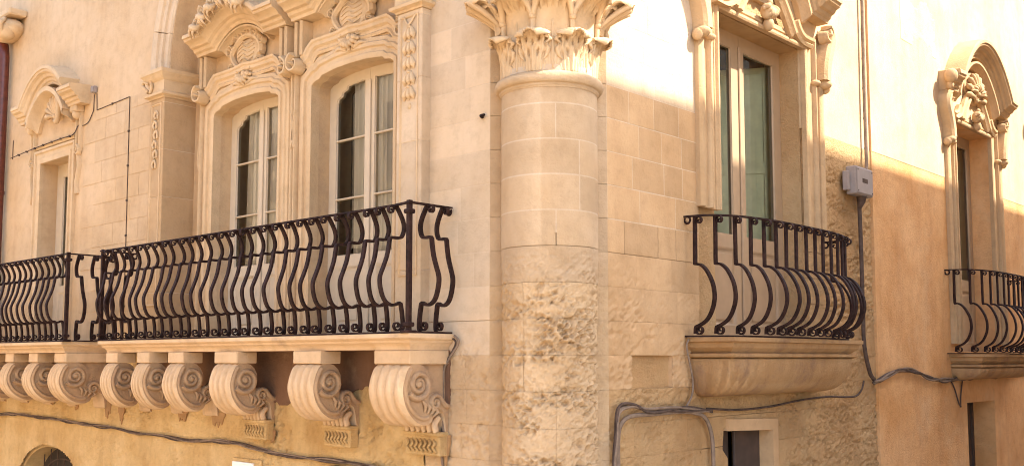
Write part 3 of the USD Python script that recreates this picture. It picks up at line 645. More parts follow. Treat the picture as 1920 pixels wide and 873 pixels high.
# ================================================================ doors
def door(label, face, a, b, z0, d, cells, stile, outline, mat, group=None, panel_top=4.72, extra=None, curtain_label=None, shutter=False, category='glazed door'):
    t = Thing('balcony_door', label, category, face, group, base=((a + b) / 2, z0, d))
    c0, c1 = stile
    holes = [Polygon(c) for c in cells]
    pan = [box(a + 0.12, z0 + 0.12, c0 - 0.05, panel_top), box(c1 + 0.05, z0 + 0.12, b - 0.12, panel_top)]
    fr = outline.difference(unary_union(holes + pan))
    gap = box((c0 + c1) / 2 - 0.002, z0, (c0 + c1) / 2 + 0.002, 9)
    t.part('frame', ext(fr.difference(gap), d - 0.055, d), mat, smooth=False)
    t.part('meeting_stile', bx((c0 + c1) / 2 - 0.028, (c0 + c1) / 2 + 0.028, z0 + 0.02, max(p[1] for p in outline.exterior.coords) - 0.14, d, d + 0.018, 0.006), mat, smooth=False)
    for p in pan:
        x0, y0, x1, y1 = p.bounds
        q = t.part('panel', bx(x0 - .004, x1 + .004, y0 - .004, y1 + .004, d - 0.045, d - 0.022), mat, smooth=False)
        t.part('moulding', band([(x0, y0), (x0, y1), (x1, y1), (x1, y0)], d - 0.022, [(0, 0), (0, 0.024), (-0.012, 0.02), (-0.03, 0.0)], closed=True), mat, under=q, smooth=30)
        t.part('moulding', bx(x0 + .06, x1 - .06, y0 + .06, y1 - .06, d - 0.022, d - 0.012, 0.008), mat, under=q, smooth=False)
    for c in cells:
        P = Polygon(c); pv, pf = arr(ext(P.buffer(0.006), d - 0.032, d - 0.028)); keep = pv[pf][:, :, 2].min(1) > d - 0.030; t.part('pane', (pv, pf[keep]), 'glass', smooth=False)
        t.part('bead', cat(*[band(list(P.exterior.coords)[:-1][::-1 if P.exterior.is_ccw else 1], d - 0.02, [(0, 0), (0, 0.012), (-0.005, 0.004), (-0.005, 0)], closed=True)]), mat, smooth=False)
    return t
def sheer(name, label, face, s0, s1, z0, z1, d, folds, seed, amp=0.03):
    r = random.Random(seed); n = int(folds * 14); x = np.linspace(0, 1, n); ph = [r.uniform(0, 6) for _ in range(4)]
    zz = np.linspace(z1, z0, 26); v = []
    for k, z in enumerate(zz):
        t = k / 25
        w = amp * (0.7 + 0.5 * t) * np.sin(x * folds * 2 * PI + ph[0] + 0.7 * np.sin(x * 9 + ph[1])) + 0.012 * np.sin(x * folds * 5.3 + ph[2] + 2 * t)
        v.append(np.column_stack([s0 + (s1 - s0) * (x + 0.01 * np.sin(x * folds * 2 * PI + ph[3])), np.full(n, z), d + w]))
    v = np.array(v).reshape(-1, 3); i, j = np.meshgrid(np.arange(25), np.arange(n - 1), indexing='ij'); a = i * n + j
    q = np.stack([a, a + n, a + n + 1, a + 1], -1).reshape(-1, 4)
    th = Thing(name, label, 'curtain', face, base=((s0 + s1) / 2, z1, d)); th.part('cloth', (v, q), 'curtain', smooth=True)
    th.part('rod', tube([(s0 - 0.05, z1 + 0.01, d), (s1 + 0.05, z1 + 0.01, d)], 0.008, 8), 'old_wood', smooth=True)
def bay_cells(a, b):
    c = (a + b) / 2; out = []
    for x0, x1, sg in ((a + 0.11, c - 0.075, 1), (c + 0.075, b - 0.11, -1)):
        out += [[(x0, 4.83), (x1, 4.83), (x1, 5.394), (x0, 5.394)], [(x0, 5.406), (x1, 5.406), (x1, 5.994), (x0, 5.994)]]
        o, i = (x0, x1) if sg > 0 else (x1, x0)
        out.append([(o, 6.006), (i, 6.006), (i, 6.57), (o + sg * .17, 6.55), (o + sg * .155, 6.515), (o + sg * .09, 6.495), (o + sg * .075, 6.455), (o + sg * .02, 6.435), (o, 6.40)][::sg])
    return out
DD = -0.47
for (a, b), lab in zip(WIN, ('cream double glazed door in the left opening of the arched bay', 'cream double glazed door in the right opening of the arched bay')):
    c = (a + b) / 2
    door(lab, 'L', a, b, 4.0, DD, bay_cells(a, b), (c - 0.075, c + 0.075), open_poly(a, b, 0.02), 'cream_paint')
sheer('curtain', 'grey sheer curtain behind the left bay window', 'L', -4.99, -4.02, 4.1, 6.66, -0.53, 13, 1, .018)
sheer('curtain', 'white sheer curtain behind the right bay window', 'L', -3.08, -2.15, 4.1, 6.66, -0.53, 13, 2, .018)
c = (R1a + R1b) / 2 + 0.02
rect = lambda x0, x1, z0, z1: [(x0, z0), (x1, z0), (x1, z1), (x0, z1)]
d1 = door('ivory double glazed door with a strip of sun on its middle stile', 'R', R1a, R1b, 4.0, -0.27, [rect(R1a + .10, c - .165, 5.03, 6.94), rect(c + .085, R1b - .15, 5.03, 6.94)], (c - .085, c + .085), box(R1a - .02, 3.99, R1b + .02, RT + .02), 'tan_paint', panel_top=4.9)
c2 = (R2a + R2b) / 2
d2 = door('narrow looking glazed door with green inner shutters under the carved hood', 'R', R2a, R2b, 3.9, -0.27, [rect(R2a + .17, R2a + .70, 4.95, 6.94), rect(R2a + .78, R2b - .13, 4.95, 6.94)], (R2a + .70, R2a + .78), box(R2a - .02, 3.88, R2b + .02, RT + .02), 'tan_paint', panel_top=4.8)
d3 = door('cream door with narrow glass in the window below the worn hood at far left', 'L', FW0, FW1, 4.0, -0.22, [rect(FW0 + .20, (FW0 + FW1) / 2 - .06, 4.8, 6.32), rect((FW0 + FW1) / 2 + .06, FW1 - .2, 4.8, 6.32)], ((FW0 + FW1) / 2 - .06, (FW0 + FW1) / 2 + .06), box(FW0 - .02, 3.99, FW1 + .02, FWT + .02), 'cream_paint')
def shutter(label, face, s0, d0, w, z0, z1, group=None):
    """A panelled shutter folded open against the jamb: it stands square to the wall, its face towards -s."""
    t = Thing('inner_shutter', label, 'shutter', face, group, base=(s0, z0, d0))
    rails = [z0, z0 + (z1 - z0) * 0.30, z0 + (z1 - z0) * 0.62, z1]
    def turn(m):
        v, f = arr(m); sa, ca = math.sin(math.radians(30)), math.cos(math.radians(30)); q = w - v[:, 0]
        return np.column_stack([s0 - sa * q - ca * v[:, 2], v[:, 1], d0 - ca * q + sa * v[:, 2]]), f
    fr = box(0, z0, w, z1).difference(unary_union([box(.07, p + .06, w - .07, q - .06) for p, q in zip(rails[:-1], rails[1:])]))
    t.part('frame', turn(ext(fr, -0.03, 0)), 'green_paint', smooth=False)
    for p, q in zip(rails[:-1], rails[1:]): t.part('panel', turn(bx(.066, w - .066, p + .056, q - .056, -0.028, -0.010, 0.006)), 'green_paint', smooth=False)
shutter('olive green panelled shutter folded open behind the right glass of the sunlit door', 'R', 4.02, -.34, .62, 4.05, 6.95)
shutter('green shutter folded open behind the glass of the hooded door on the salmon wall', 'R', 10.0, -.34, .62, 4.0, 6.95)
shutter('grey green shutter folded open behind the glass of the far left door', 'L', FW1 - .06, -.28, .5, 4.0, 6.35)

# ================================================================ carved surrounds
ARCHI = [(-.005, -0.03), (-.005, 0.072), (0.018, 0.082), (0.045, 0.082), (0.055, 0.066), (0.095, 0.066), (0.108, 0.086), (0.14, 0.09), (0.155, 0.074), (0.19, 0.072), (0.205, 0.05), (0.205, -0.03)]
HOODP = [(0, 0), (0, 0.45), (0.03, 0.48), (0.045, 0.56), (0.075, 0.60), (0.085, 0.70), (0.12, 0.78), (0.14, 0.92), (0.165, 0.95), (0.17, 1.0), (0.205, 1.0), (0.22, 0.96), (0.24, 0.0)]
def hood_path(c, we, wa, z0, rise, ear_drop=0.0, n=9):
    """Level ears, then a bell-shaped arch between them."""
    left = [(c - we, z0 - ear_drop), (c - wa, z0)]
    t = np.linspace(0, 1, 2 * n + 1)[1:-1]
    mid = [(c - wa + 2 * wa * x, z0 + rise * math.sin(PI * x) ** 0.75) for x in t]
    return left + mid + [(c + wa, z0), (c + we, z0 - ear_drop)]
def scroll(c, r, w, h, turns, a0, hand, d):
    m = band(spiral(c, r, r * 0.18, turns, a0, hand), d, half_round(w, h), widths=np.linspace(1, 0.6, len(spiral(c, r, r * 0.18, turns, a0, hand))))
    return cat(m, blob((c[0], c[1], d + h * .3), (r * .24, r * .24, h * .8), 1))
def cartouche(t, c, w, h, d, seed=1):
    r = random.Random(seed); a = np.linspace(0, 2 * PI, 72, endpoint=False)
    rr = 1 + 0.04 * np.cos(4 * a) + 0.02 * np.cos(6 * a + 1)
    path = np.column_stack([c[0] + w / 2 * rr * np.cos(a), c[1] + h / 2 * rr * np.sin(a)])[::-1]
    q = t.part('cartouche', blob((c[0], c[1], d), (w * 0.46, h * 0.46, 0.065), 3), 'carved', smooth=True)
    t.part('cartouche_rim', band(path, d, [(-.022, 0), (-.03, .045), (-.012, .075), (.012, .075), (.034, .05), (.03, 0)], closed=True), 'carved', under=q, smooth=40)
    for k in range(5):
        z = c[1] + h * (-0.26 + 0.13 * k); x = w * 0.30 * math.sqrt(max(0.05, 1 - (2.4 * (z - c[1]) / h) ** 2))
        t.part('relief', tube(spline([(c[0] - x, z, d + .058), (c[0] - x * .3, z + .025, d + .068), (c[0] + x * .3, z - .015, d + .068), (c[0] + x, z + .01, d + .055)], 6), 0.006, 6), 'carved', under=q, smooth=True)
    for an in (0.35, 1.0, 1.57, 2.14, 2.8, 3.7, 4.3, 4.71, 5.12, 5.75):
        x, z = c[0] + w * 0.60 * math.cos(an), c[1] + h * 0.62 * math.sin(an)
        t.part('curl', scroll((x, z), 0.062 * r.uniform(.8, 1.25), 0.036, 0.075, 1.2, an + PI / 2, 1 if math.cos(an) > 0 else -1, d + 0.015), 'carved', under=q, smooth=40)
def leaf_cluster(t, name, c, w, h, d, n=7, spread=2.4, seed=0, down=True, bulge=0.06, mat='carved'):
    """A carved spray of lobed leaves fanning from one point."""
    r = random.Random(seed); ms = []
    for k in range(n):
        a = -spread / 2 + spread * k / (n - 1); sg = -1 if down else 1
        ex, ez = c[0] + math.sin(a) * w * 0.5, c[1] + sg * math.cos(a) * h * r.uniform(0.85, 1.1)
        mx, mz = c[0] + math.sin(a) * w * 0.30, c[1] + sg * math.cos(a) * h * 0.5
        ms.append(tube(spline([(c[0], c[1], d), (mx, mz, d + bulge), (ex, ez, d + bulge * 0.5)], 6), np.r_[np.linspace(0.012, 0.028, 9), 0.024, 0.016, 0.010, 0.004][:13], 7))
        ms.append(blob((ex * .75 + mx * .25, ez * .75 + mz * .25, d + bulge * .6), (0.022, 0.022, 0.02), 1))
    ms.append(blob((c[0], c[1], d + bulge * .6), (0.035, 0.035, 0.03), 2))
    return t.part(name, cat(ms), mat, smooth=True)
def shell(t, c, r, d, n=9, a0=0.1, a1=PI - 0.1, mat='carved'):
    ms = [blob((c[0], c[1] + r * .45, d), (r * .85, r * .62, 0.05), 3)]
    for k in range(n):
        a = a0 + (a1 - a0) * k / (n - 1); rr = r * (0.9 + 0.1 * math.sin(a))
        ms.append(tube(spline([(c[0], c[1], d + .05), (c[0] + math.cos(a) * rr * .55, c[1] + math.sin(a) * rr * .6, d + .085), (c[0] + math.cos(a) * rr, c[1] + math.sin(a) * rr, d + .05)], 6), np.r_[np.linspace(.012, .04, 10), .045, .038, .012][:13], 8))
    ms.append(blob((c[0], c[1], d + .05), (.05, .045, .045), 2))
    t.part('shell', cat(ms), mat, smooth=True)

def bay_surround(a, b, label, seed):
    c = (a + b) / 2; w = (b - a) / 2; d = BD
    t = Thing('window_surround', label, 'window surround', 'L', base=(c, 4.0, d))
    t.part('architrave', band([(a, 4.0), (a, 4.9), (a, 5.8)] + [(a, SPR)] + head(a, b)[::-1][1:-1] + [(b, SPR), (b, 5.8), (b, 4.9), (b, 4.0)], d, ARCHI), 'carved', smooth=30)
    field = open_poly(a, b, 0.285).union(box(a - .285, 4, b + .285, 6.78)).difference(open_poly(a, b, 0.19))
    t.part('flat_field', ext(field, d - 0.01, d + 0.045), 'carved', smooth=False)
    for sg in (-1, 1):
        x = c + sg * (w + 0.255)
        t.part('side_strip', band([(x, 4.05), (x, 6.72)], d + 0.044, half_round(0.055, 0.05)), 'carved', smooth=40)
        sc = (c + sg * (w + 0.19), 6.80)
        t.part('scroll', scroll(sc, 0.10, 0.065, 0.16, 1.6, PI / 2 if sg > 0 else PI / 2, -sg, d + 0.06), 'carved', smooth=40)
        t.part('tail', band(spline([(x + sg * .0, 5.95), (x + sg * .03, 6.05), (x + sg * .02, 6.2), (x - sg * .01, 6.35)], 6), d + .07, half_round(.03, .03)), 'carved', smooth=40)
        for o in (-.045, .045):
            t.part('bracket_strip', band([(c + sg * .79 + o, 6.88), (c + sg * .79 + o, 7.24)], d, [(-.022, 0), (-.022, .13), (0, .15), (.022, .13), (.022, 0)]), 'carved', smooth=30)
    sh = [(c - w - .10, 6.80), (c - w - .03, 6.83), (c - w + .02, 6.89), (c - w + .08, 6.93), (c - .2, 6.93), (c, 6.95)]
    sh = sh + [(2 * c - x, z) for x, z in sh[::-1][1:]]
    t.part('shoulder_moulding', band(sh, d + .01, [(-.075, 0), (-.075, .06), (-.05, .075), (-.035, .06), (-.01, .065), (.01, .09), (.04, .095), (.055, .11), (.075, .115), (.08, 0)]), 'carved', smooth=30)
    leaf_cluster(t, 'key_leaf', (c, 6.91), .30, .13, d + .06, 7, 2.6, seed)
    for sg in (-1, 1): t.part('key_spray', tube(spline([(c + sg * .05, 6.80, d + .07), (c + sg * .16, 6.83, d + .09), (c + sg * .24, 6.82, d + .07), (c + sg * .30, 6.86, d + .06)], 6), np.linspace(.028, .010, 19), 7), 'carved', smooth=True)
    cartouche(t, (c, 7.16), .54, .36, d + .02, seed)
    hp = hood_path(c, .875, .47, 7.25, .20)
    t.part('hood', band(hp, d, [(n, q * 0.36) for n, q in HOODP]), 'carved', smooth=30)
    sof = [(x, z - .012) for x, z in hood_path(c, .44, .43, 7.26, .17)]
    t.part('hood_soffit', band(sof, d, [(-.03, 0), (-.03, .06), (-.015, .08), (0, .11), (.0, .15), (.02, .15), (.02, 0)]), 'carved', smooth=30)
    for k, (x, z, r, hand) in enumerate(((-.50, 7.53, .075, -1), (-.36, 7.62, .085, 1), (-.20, 7.69, .08, -1), (0, 7.74, .10, 1), (.19, 7.69, .08, 1), (.35, 7.62, .075, -1))):
        t.part('crest_scroll', scroll((c + x, z), r, .055, .10, 1.4, 2.2 * k, hand, d + .33), 'carved', smooth=40)
        q = spline([(c + x - .10, z - .10, d + .36), (c + x - .03, z - .07, d + .44), (c + x + .05, z - .09, d + .43), (c + x + .10, z - .02, d + .36)], 6)
        t.part('crest_leaf', cat(tube(q, np.r_[np.linspace(.012, .045, 10), np.linspace(.042, .008, 9)], 8), *[tube(spline([p, p + [hand * .03, -.05, .01], p + [hand * .05, -.09, -.03]], 4), np.linspace(.024, .006, 9), 6) for p in q[3:-3:4]]), 'carved', smooth=True)
    return t
bay_surround(*WIN[0], 'carved surround with wavy oval shield and leaf crest over the left bay window', 3)
bay_surround(*WIN[1], 'carved surround with oval shield next to the bell flower pilaster', 8)

def right_surround(c, w, T, z0, label, group=None, wall=0.0):
    t = Thing('window_surround', label, 'window surround', 'R', group, base=(c, z0, 0)); a, b = c - w, c + w
    t.part('inner_fillet', band([(a, z0), (a, T), (b, T), (b, z0)], wall, [(-.005, -.02), (-.005, .035), (.012, .045), (.035, .045), (.045, .03), (.052, .018), (.062, .018), (.07, .03), (.085, .03), (.085, -.02)]), 'carved_r', smooth=30)
    fld = box(a - .30, z0, b + .30, T + .12).difference(box(a - .08, z0 - 1, b + .08, T + .08))
    t.part('flat_field', ext(fld, wall - .01, wall + .022), 'carved_r', smooth=False)
    for sg in (-1, 1):
        e = c + sg * w
        t.part('inner_rib', band([(e + sg * .19, z0), (e + sg * .19, T + .14)], wall + .02, half_round(.05, .05)), 'carved_r', smooth=40)
        t.part('rib_knot', blob((e + sg * .19, T - .34, wall + .05), (.05, .035, .06), 2), 'carved_r', smooth=True)
        t.part('outer_rib', band([(e + sg * .335, z0), (e + sg * .335, T - .36)], wall + .0, [(-.045, 0), (-.045, .045), (-.02, .065), (.02, .065), (.045, .045), (.045, 0)]), 'carved_r', smooth=40)
        q = t.part('console', band(spline([(e + sg * .33, T - .30), (e + sg * .345, T - .16), (e + sg * .40, T + .0), (e + sg * .46, T + .12), (e + sg * .47, T + .22), (e + sg * .42, T + .30)], 7), wall, [(-.07, 0), (-.07, .12), (-.04, .15), (.04, .15), (.07, .12), (.07, 0)]), 'carved_r', smooth=40)
        t.part('scroll', scroll((e + sg * .40, T + .22), .095, .06, .14, 1.5, PI / 2, -sg, wall + .03), 'carved_r', under=q, smooth=40)
        t.part('foot', cat(blob((e + sg * .36, T - .33, wall + .07), (.075, .055, .09), 2), blob((e + sg * .41, T - .36, wall + .06), (.04, .06, .06), 2)), 'carved_r', under=q, smooth=True)
        sw = spline([(c + sg * .06, T + .50), (c + sg * .22, T + .46), (c + sg * .40, T + .28), (c + sg * .56, T + .07)], 8)
        P = [(-.05, 0), (-.05, .05), (-.02, .07), (.0, .05), (.02, .08), (.05, .085), (.06, 0)]
        t.part('frieze_swag', band(sw, wall + .015, P), 'carved_r', smooth=30)
        sw = spline([(c + sg * .60, T + .22), (c + sg * .68, T + .12), (c + sg * .80, T + .07), (c + sg * (w + .12), T + .07)], 8)
        t.part('frieze_swag', band(sw, wall + .015, P), 'carved_r', smooth=30)
    leaf_cluster(t, 'key_leaf', (c, T + .26), .30, .20, wall + .05, 7, 2.0, 4, bulge=.09, mat='carved_r')
    t.part('key_bud', cat(blob((c, T + .04, wall + .08), (.05, .07, .06), 2), blob((c - .06, T + .16, wall + .09), (.045, .08, .06), 2), blob((c + .05, T + .15, wall + .08), (.04, .07, .06), 2)), 'carved_r', smooth=True)
    hp = hood_path(c, 1.24, .88, T + .36, .66, 0.02, 12)
    t.part('hood', band(hp, wall, [(n * 1.1, q * .30) for n, q in HOODP]), 'carved_r', smooth=30)
    sof = [(x, z - .02) for x, z in hood_path(c, .83, .82, T + .35, .61, 0, 12)]
    t.part('hood_soffit', band(sof, wall, [(-.07, 0), (-.07, .06), (-.04, .09), (-.02, .12), (.0, .15), (.03, .15), (.03, 0)]), 'carved_r', smooth=30)
    shell(t, (c + .02, T + .42), .40, wall + .02, mat='carved_r')
    leaf_cluster(t, 'shell_leaf', (c, T + .50), .55, .16, wall + .07, 7, 3.0, 9, down=False, bulge=.08, mat='carved_r')
    t.part('ear_knob', cat(blob((c - 1.28, T + .50, wall + .18), (.08, .10, .09), 2), blob((c - 1.27, T + .38, wall + .16), (.05, .06, .05), 2)), 'carved_r', smooth=True)
    return t
right_surround((R1a + R1b) / 2, (R1b - R1a) / 2, RT, 5.17, 'carved surround with husk key around the sunlit door nearest the column')
right_surround(c2, (R2b - R2a) / 2, RT, 4.0, 'carved surround with arched shell hood on the salmon wall', wall=0.018)
right_surround(13.25, .75, RT + .1, 4.0, 'carved surround cut by the right edge of view', wall=0.018)
tf = Thing('window_surround', 'worn surround with broken arched hood and shell over the far left window', 'window surround', 'L', base=((FW0 + FW1) / 2, 4.0, 0))
fc = (FW0 + FW1) / 2
tf.part('architrave', band([(FW0, 4.0), (FW0, FWT), (FW1, FWT), (FW1, 4.0)], 0, [(-.005, -.02), (-.005, .03), (.03, .04), (.06, .04), (.07, .025), (.13, .025), (.145, .045), (.18, .045), (.19, -.02)]), 'carved', smooth=30)
tf.part('lintel_moulding', band([(fc - .62, FWT + .20), (fc + .62, FWT + .20)], 0, [(0, 0), (0, .03), (.03, .05), (.05, .055), (.06, .0)]), 'carved', smooth=30)
for sg in (-1, 1):
    x = fc + sg * .72
    for o in (-.05, .05): tf.part('side_strip', band([(x + o, FWT + .05), (x + o, FWT + .62)], 0, half_round(.05, .05)), 'carved', smooth=40)
    tf.part('scroll', scroll((x, FWT + .02), .07, .045, .06, 1.4, PI / 2, -sg, 0.01), 'carved', smooth=40)
    tf.part('tail', band(spline([(x, FWT - .02), (x + sg * .03, FWT - .2), (x - sg * .02, FWT - .4), (x, FWT - .55)], 6), 0, half_round(.05, .05)), 'carved', smooth=40)
    tf.part('bracket', cat(bx(x - .10, x + .10, FWT + .52, FWT + .62, 0, .12, .015), blob((x, FWT + .50, .05), (.07, .07, .07), 2)), 'carved', smooth=30)
hp = hood_path(fc, .98, .62, 7.10, .42, 0, 12)
tf.part('hood', band(hp[:-4], 0, [(n * 1.05, q * .26) for n, q in HOODP]), 'carved', smooth=30)
tf.part('hood', band([(fc + .60, 7.10), (fc + .98, 7.10)], 0, [(n * 1.05, q * .29) for n, q in HOODP]), 'carved', smooth=30, label='right ear of the broken hood')
sof = [(x, z - .01) for x, z in hood_path(fc, .58, .57, 7.02, .40, 0, 12)]
tf.part('hood_soffit', band(sof, 0, [(-.08, 0), (-.08, .05), (-.04, .09), (-.02, .16), (.0, .2), (.06, .2), (.06, 0)]), 'carved', smooth=30)
shell(tf, (fc + .05, 7.08), .30, 0.0)
tf.part('hanging_leaf', tube(spline([(fc + .22, 7.36, .10), (fc + .30, 7.22, .12), (fc + .27, 7.08, .11), (fc + .20, 6.98, .10), (fc + .14, 7.0, .10)], 8), np.linspace(.05, .03, 33), 8), 'carved', smooth=True)

# ================================================================ stone balconies
SLABP = [(-.22, 3.998), (0, 4.0), (0, 3.968), (-.012, 3.955), (-.03, 3.948), (-.035, 3.93), (-.06, 3.915), (-.075, 3.895), (-.078, 3.872), (-.22, 3.872)]
def console(t, s, w, D, zt=3.872, H=0.60, pedestal=False, face='L', web=False):
    k = D / 0.5; q = H / 0.60
    ab = t.part('console', bx(s - w / 2 - .012, s + w / 2 + .012, zt - .115 * q, zt - .002, 0 if web else .22 * k, .445 * k, .008), 'slab', smooth=False)
    front = spline([(.40, -.113), (.455, -.16), (.495, -.26), (.502, -.35), (.47, -.45), (.41, -.53), (.33, -.585), (.25, -.60), (.19, -.58)], 5)
    rest = [(.165, -.53), (.14, -.49), (.10, -.475), (.06, -.50), (.04, -.57), (.028, -.66), (0.0, -.68), (0.0, -.445), (.05, -.43), (.09, -.395), (.125, -.36), (.165, -.35), (.20, -.37), (.222, -.41), (.226, -.35), (.206, -.28), (.21, -.22), (.24, -.165), (.285, -.128), (.335, -.113)]
    out = np.vstack([front, rest]); out = out * [k, q] + [0, zt]
    N = len(out); nf = len(front)
    tg = np.roll(out, -1, 0) - np.roll(out, 1, 0); nr = np.column_stack([-tg[:, 1], tg[:, 0]]); nr /= np.linalg.norm(nr, axis=1, keepdims=True)
    if np.sum(out[:, 0] * np.roll(out[:, 1], -1) - np.roll(out[:, 0], -1) * out[:, 1]) > 0: nr = -nr
    wt = np.zeros(N); wt[:nf] = np.sin(np.linspace(0, PI, nf)) ** 0.4
    K = 29; ss = np.linspace(-w / 2, w / 2, K); x = np.linspace(0, 1, K)
    ribs = 0.030 * np.abs(np.sin(x * PI * 4)) ** 0.6 - 0.012 + 0.012 * np.sin(PI * x); ribs[[0, -1]] = 0
    v = np.zeros((K, N, 3))
    for j in range(K):
        o = out + nr * (ribs[j] * wt)[:, None]; v[j, :, 0] = s + ss[j]; v[j, :, 1] = o[:, 1]; v[j, :, 2] = o[:, 0]
    i, j = np.meshgrid(np.arange(K - 1), np.arange(N), indexing='ij'); a = i * N + j; b = i * N + (j + 1) % N
    f = np.vstack([np.stack([a, b, b + N], -1).reshape(-1, 3), np.stack([a, b + N, a + N], -1).reshape(-1, 3)])
    cap_ = np.asarray(mapbox_earcut.triangulate_float64(np.ascontiguousarray(out), np.array([N], np.uint32)), int).reshape(-1, 3)
    f = np.vstack([f, cap_, cap_[:, ::-1] + (K - 1) * N])
    # earcut winding may differ: settle by volume of the whole
    body = outward(v.reshape(-1, 3), f)
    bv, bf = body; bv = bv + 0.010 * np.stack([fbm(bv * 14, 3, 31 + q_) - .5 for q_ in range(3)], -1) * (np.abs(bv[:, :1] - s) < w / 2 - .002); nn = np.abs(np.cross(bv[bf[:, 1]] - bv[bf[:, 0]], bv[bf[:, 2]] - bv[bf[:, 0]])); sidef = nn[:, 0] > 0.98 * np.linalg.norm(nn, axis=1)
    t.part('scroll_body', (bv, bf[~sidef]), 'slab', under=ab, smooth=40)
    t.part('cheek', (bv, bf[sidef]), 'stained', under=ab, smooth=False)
    for sg in (-1, 1):
        s_ = s + sg * w / 2
        def side(path2, prof, wd):
            p = np.asarray(path2, float); P = np.column_stack([np.full(len(p), s_), p[:, 1], p[:, 0]])
            return sweep(P, (sg, 0, 0), prof, widths=wd)
        c = (.34 * k, zt - .275 * q); sp = spiral(c, .130 * min(k, q), .02, 2.0, -0.6, -1)
        vol = t.part('volute', side(sp, half_round(.046, .036), np.linspace(1.15, .6, len(sp))), 'stained', under=ab, smooth=40)
        v2, f2 = blob((s_, c[1], c[0]), (.034, .030, .030), 2); t.part('volute', (v2, f2), 'stained', under=ab, smooth=True)
        edge = out[3:nf - 2] * 1.0; edge = edge + (np.array([c[0], c[1]]) - edge) * 0.16
        t.part('volute', side(edge, half_round(.036, .022), None), 'stained', under=ab, smooth=40)
        c = (.155 * k, zt - .425 * q); sp = np.vstack([spline([(.01 * k, zt - .46 * q), (.05 * k, zt - .445 * q), (.10 * k, zt - .395 * q)], 5)[:-1], spiral(c, .066 * min(k, q), .012, 1.5, PI * .72, -1)])
        t.part('volute', side(sp, half_round(.042, .036), np.linspace(1.1, .6, len(sp))), 'stained', under=ab, smooth=40)
        leafc = [tube([(s_ + sg * .004, zt - (.40 + .02 * g) * q, (.30 - .045 * g) * k), (s_ + sg * .022, zt - (.44 + .02 * g) * q, (.275 - .045 * g) * k), (s_ + sg * .004, zt - (.50 + .012 * g) * q, (.27 - .03 * g) * k)], [.012, .020, .008], 6) for g in range(4)]
        t.part('cheek_leaf', cat(leafc), 'stained', under=ab, smooth=True)
    # side web to the wall
    if web: t.part('web', ext_side(Polygon([(0, zt - .11 * q), (.40 * k, zt - .11 * q), (.36 * k, zt - .42 * q), (.15 * k, zt - .44 * q), (0.01, zt - .40 * q)]), s - w / 2 + .03, s + w / 2 - .03), 'stained', under=ab, smooth=False)
    if pedestal:
        p = t.part('pedestal', bx(s - w * .5, s + w * .5, zt - .86 * q, zt - .68 * q, 0, .10, .01), 'rough', under=ab, smooth=False)
        t.part('pedestal_cap', bx(s - w * .53, s + w * .53, zt - .70 * q, zt - .665 * q, 0, .125, .01), 'rough', under=ab, smooth=False)
        r = random.Random(int(-s * 100)); ms = []
        for kx in range(7):
            cx = s - w * .38 + w * .76 * kx / 6; ms.append(tube(spline([(cx - .02, zt - .73 * q, .10), (cx + .015, zt - .76 * q, .118), (cx - .012, zt - .79 * q, .116), (cx + .02, zt - .83 * q, .10)], 4), .012, 6))
        t.part('pedestal_carving', cat(ms), 'rough', under=ab, smooth=True)
        t.part('gadroons', cat([tube(spline([(s - w * .4 + w * .8 * g / 5, zt - .665 * q, .10), (s - w * .4 + w * .8 * g / 5, zt - .60 * q, .115), (s - w * .4 + w * .8 * g / 5, zt - .545 * q, .07)], 5), .028, 7) for g in range(6)]), 'slab', under=ab, smooth=True)
mb = Thing('stone_balcony', 'long stone balcony on six scrolled consoles below the arched bay', 'balcony', 'L', base=(-3.7, 3.4, 0))
mpath = [(-6.29, 0), (-6.29, .50), (-5.85, .50), (-5.84, .47), (-1.62, .47), (-1.61, .50), (-1.06, .50), (-1.06, 0)]
mpath_r = [(-6.45, 0), (-6.45, .47), (-1.62, .47), (-1.61, .50), (-1.06, .50), (-1.06, 0)]
mb.part('cornice', plan_band(mpath_r, SLABP), 'slab', smooth=30)
mb.part('slab', ext_plan(Polygon([(-6.36, 0), (-6.36, .38), (-1.15, .38), (-1.15, 0)]), 3.868, 3.996), 'soffit_shade', smooth=False)  # slab core coloured dark to deepen the shade on its underside
for s, w in ((-6.15, .25), (-5.43, .24), (-4.74, .29), (-3.79, .38), (-2.48, .38), (-1.345, .42)):
    console(mb, s, w, .50 if s < -2 else .49, pedestal=s > -4, web=s > -2)
rs = random.Random(4)
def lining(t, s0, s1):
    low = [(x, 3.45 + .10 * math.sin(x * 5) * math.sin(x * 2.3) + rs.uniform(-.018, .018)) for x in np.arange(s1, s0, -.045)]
    t.part('lining', ext(Polygon([(s0, 3.87), (s1, 3.87)] + low + [(s0, 3.5)]), -.02, .014), 'soffit_shade', smooth=False)  # added dark panel: wall shade and stain below the slab, as colour
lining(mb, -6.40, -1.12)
def drips(t, spots, seed):
    r = random.Random(seed)
    for s0, z0, w_, h_ in spots:
        n = 9; xs = np.linspace(-w_ / 2, w_ / 2, n)
        low = [(s0 + x, z0 - h_ * r.uniform(.35, 1.0) * (1 - (2 * abs(x) / w_) ** 3 * .6)) for x in xs]
        t.part('water_stain', ext(Polygon([(s0 + w_ / 2, z0), (s0 - w_ / 2, z0)] + low).buffer(.012).buffer(-.008), .004, .0165), 'stain', smooth=False)
drips(mb, [(-6.05, 3.30, .16, .10), (-5.32, 3.26, .20, .20), (-4.60, 3.24, .26, .18), (-3.62, 3.10, .10, .12), (-1.15, 3.18, .10, .30)], 5)
fb = Thing('stone_balcony', 'stone balcony on close set consoles at far left under the hooded window', 'balcony', 'L', base=(-8.9, 3.4, 0))
fb.part('cornice', plan_band([(-10.8, 0), (-10.8, .62), (-7.06, .62), (-7.06, 0)], SLABP), 'slab', smooth=30)
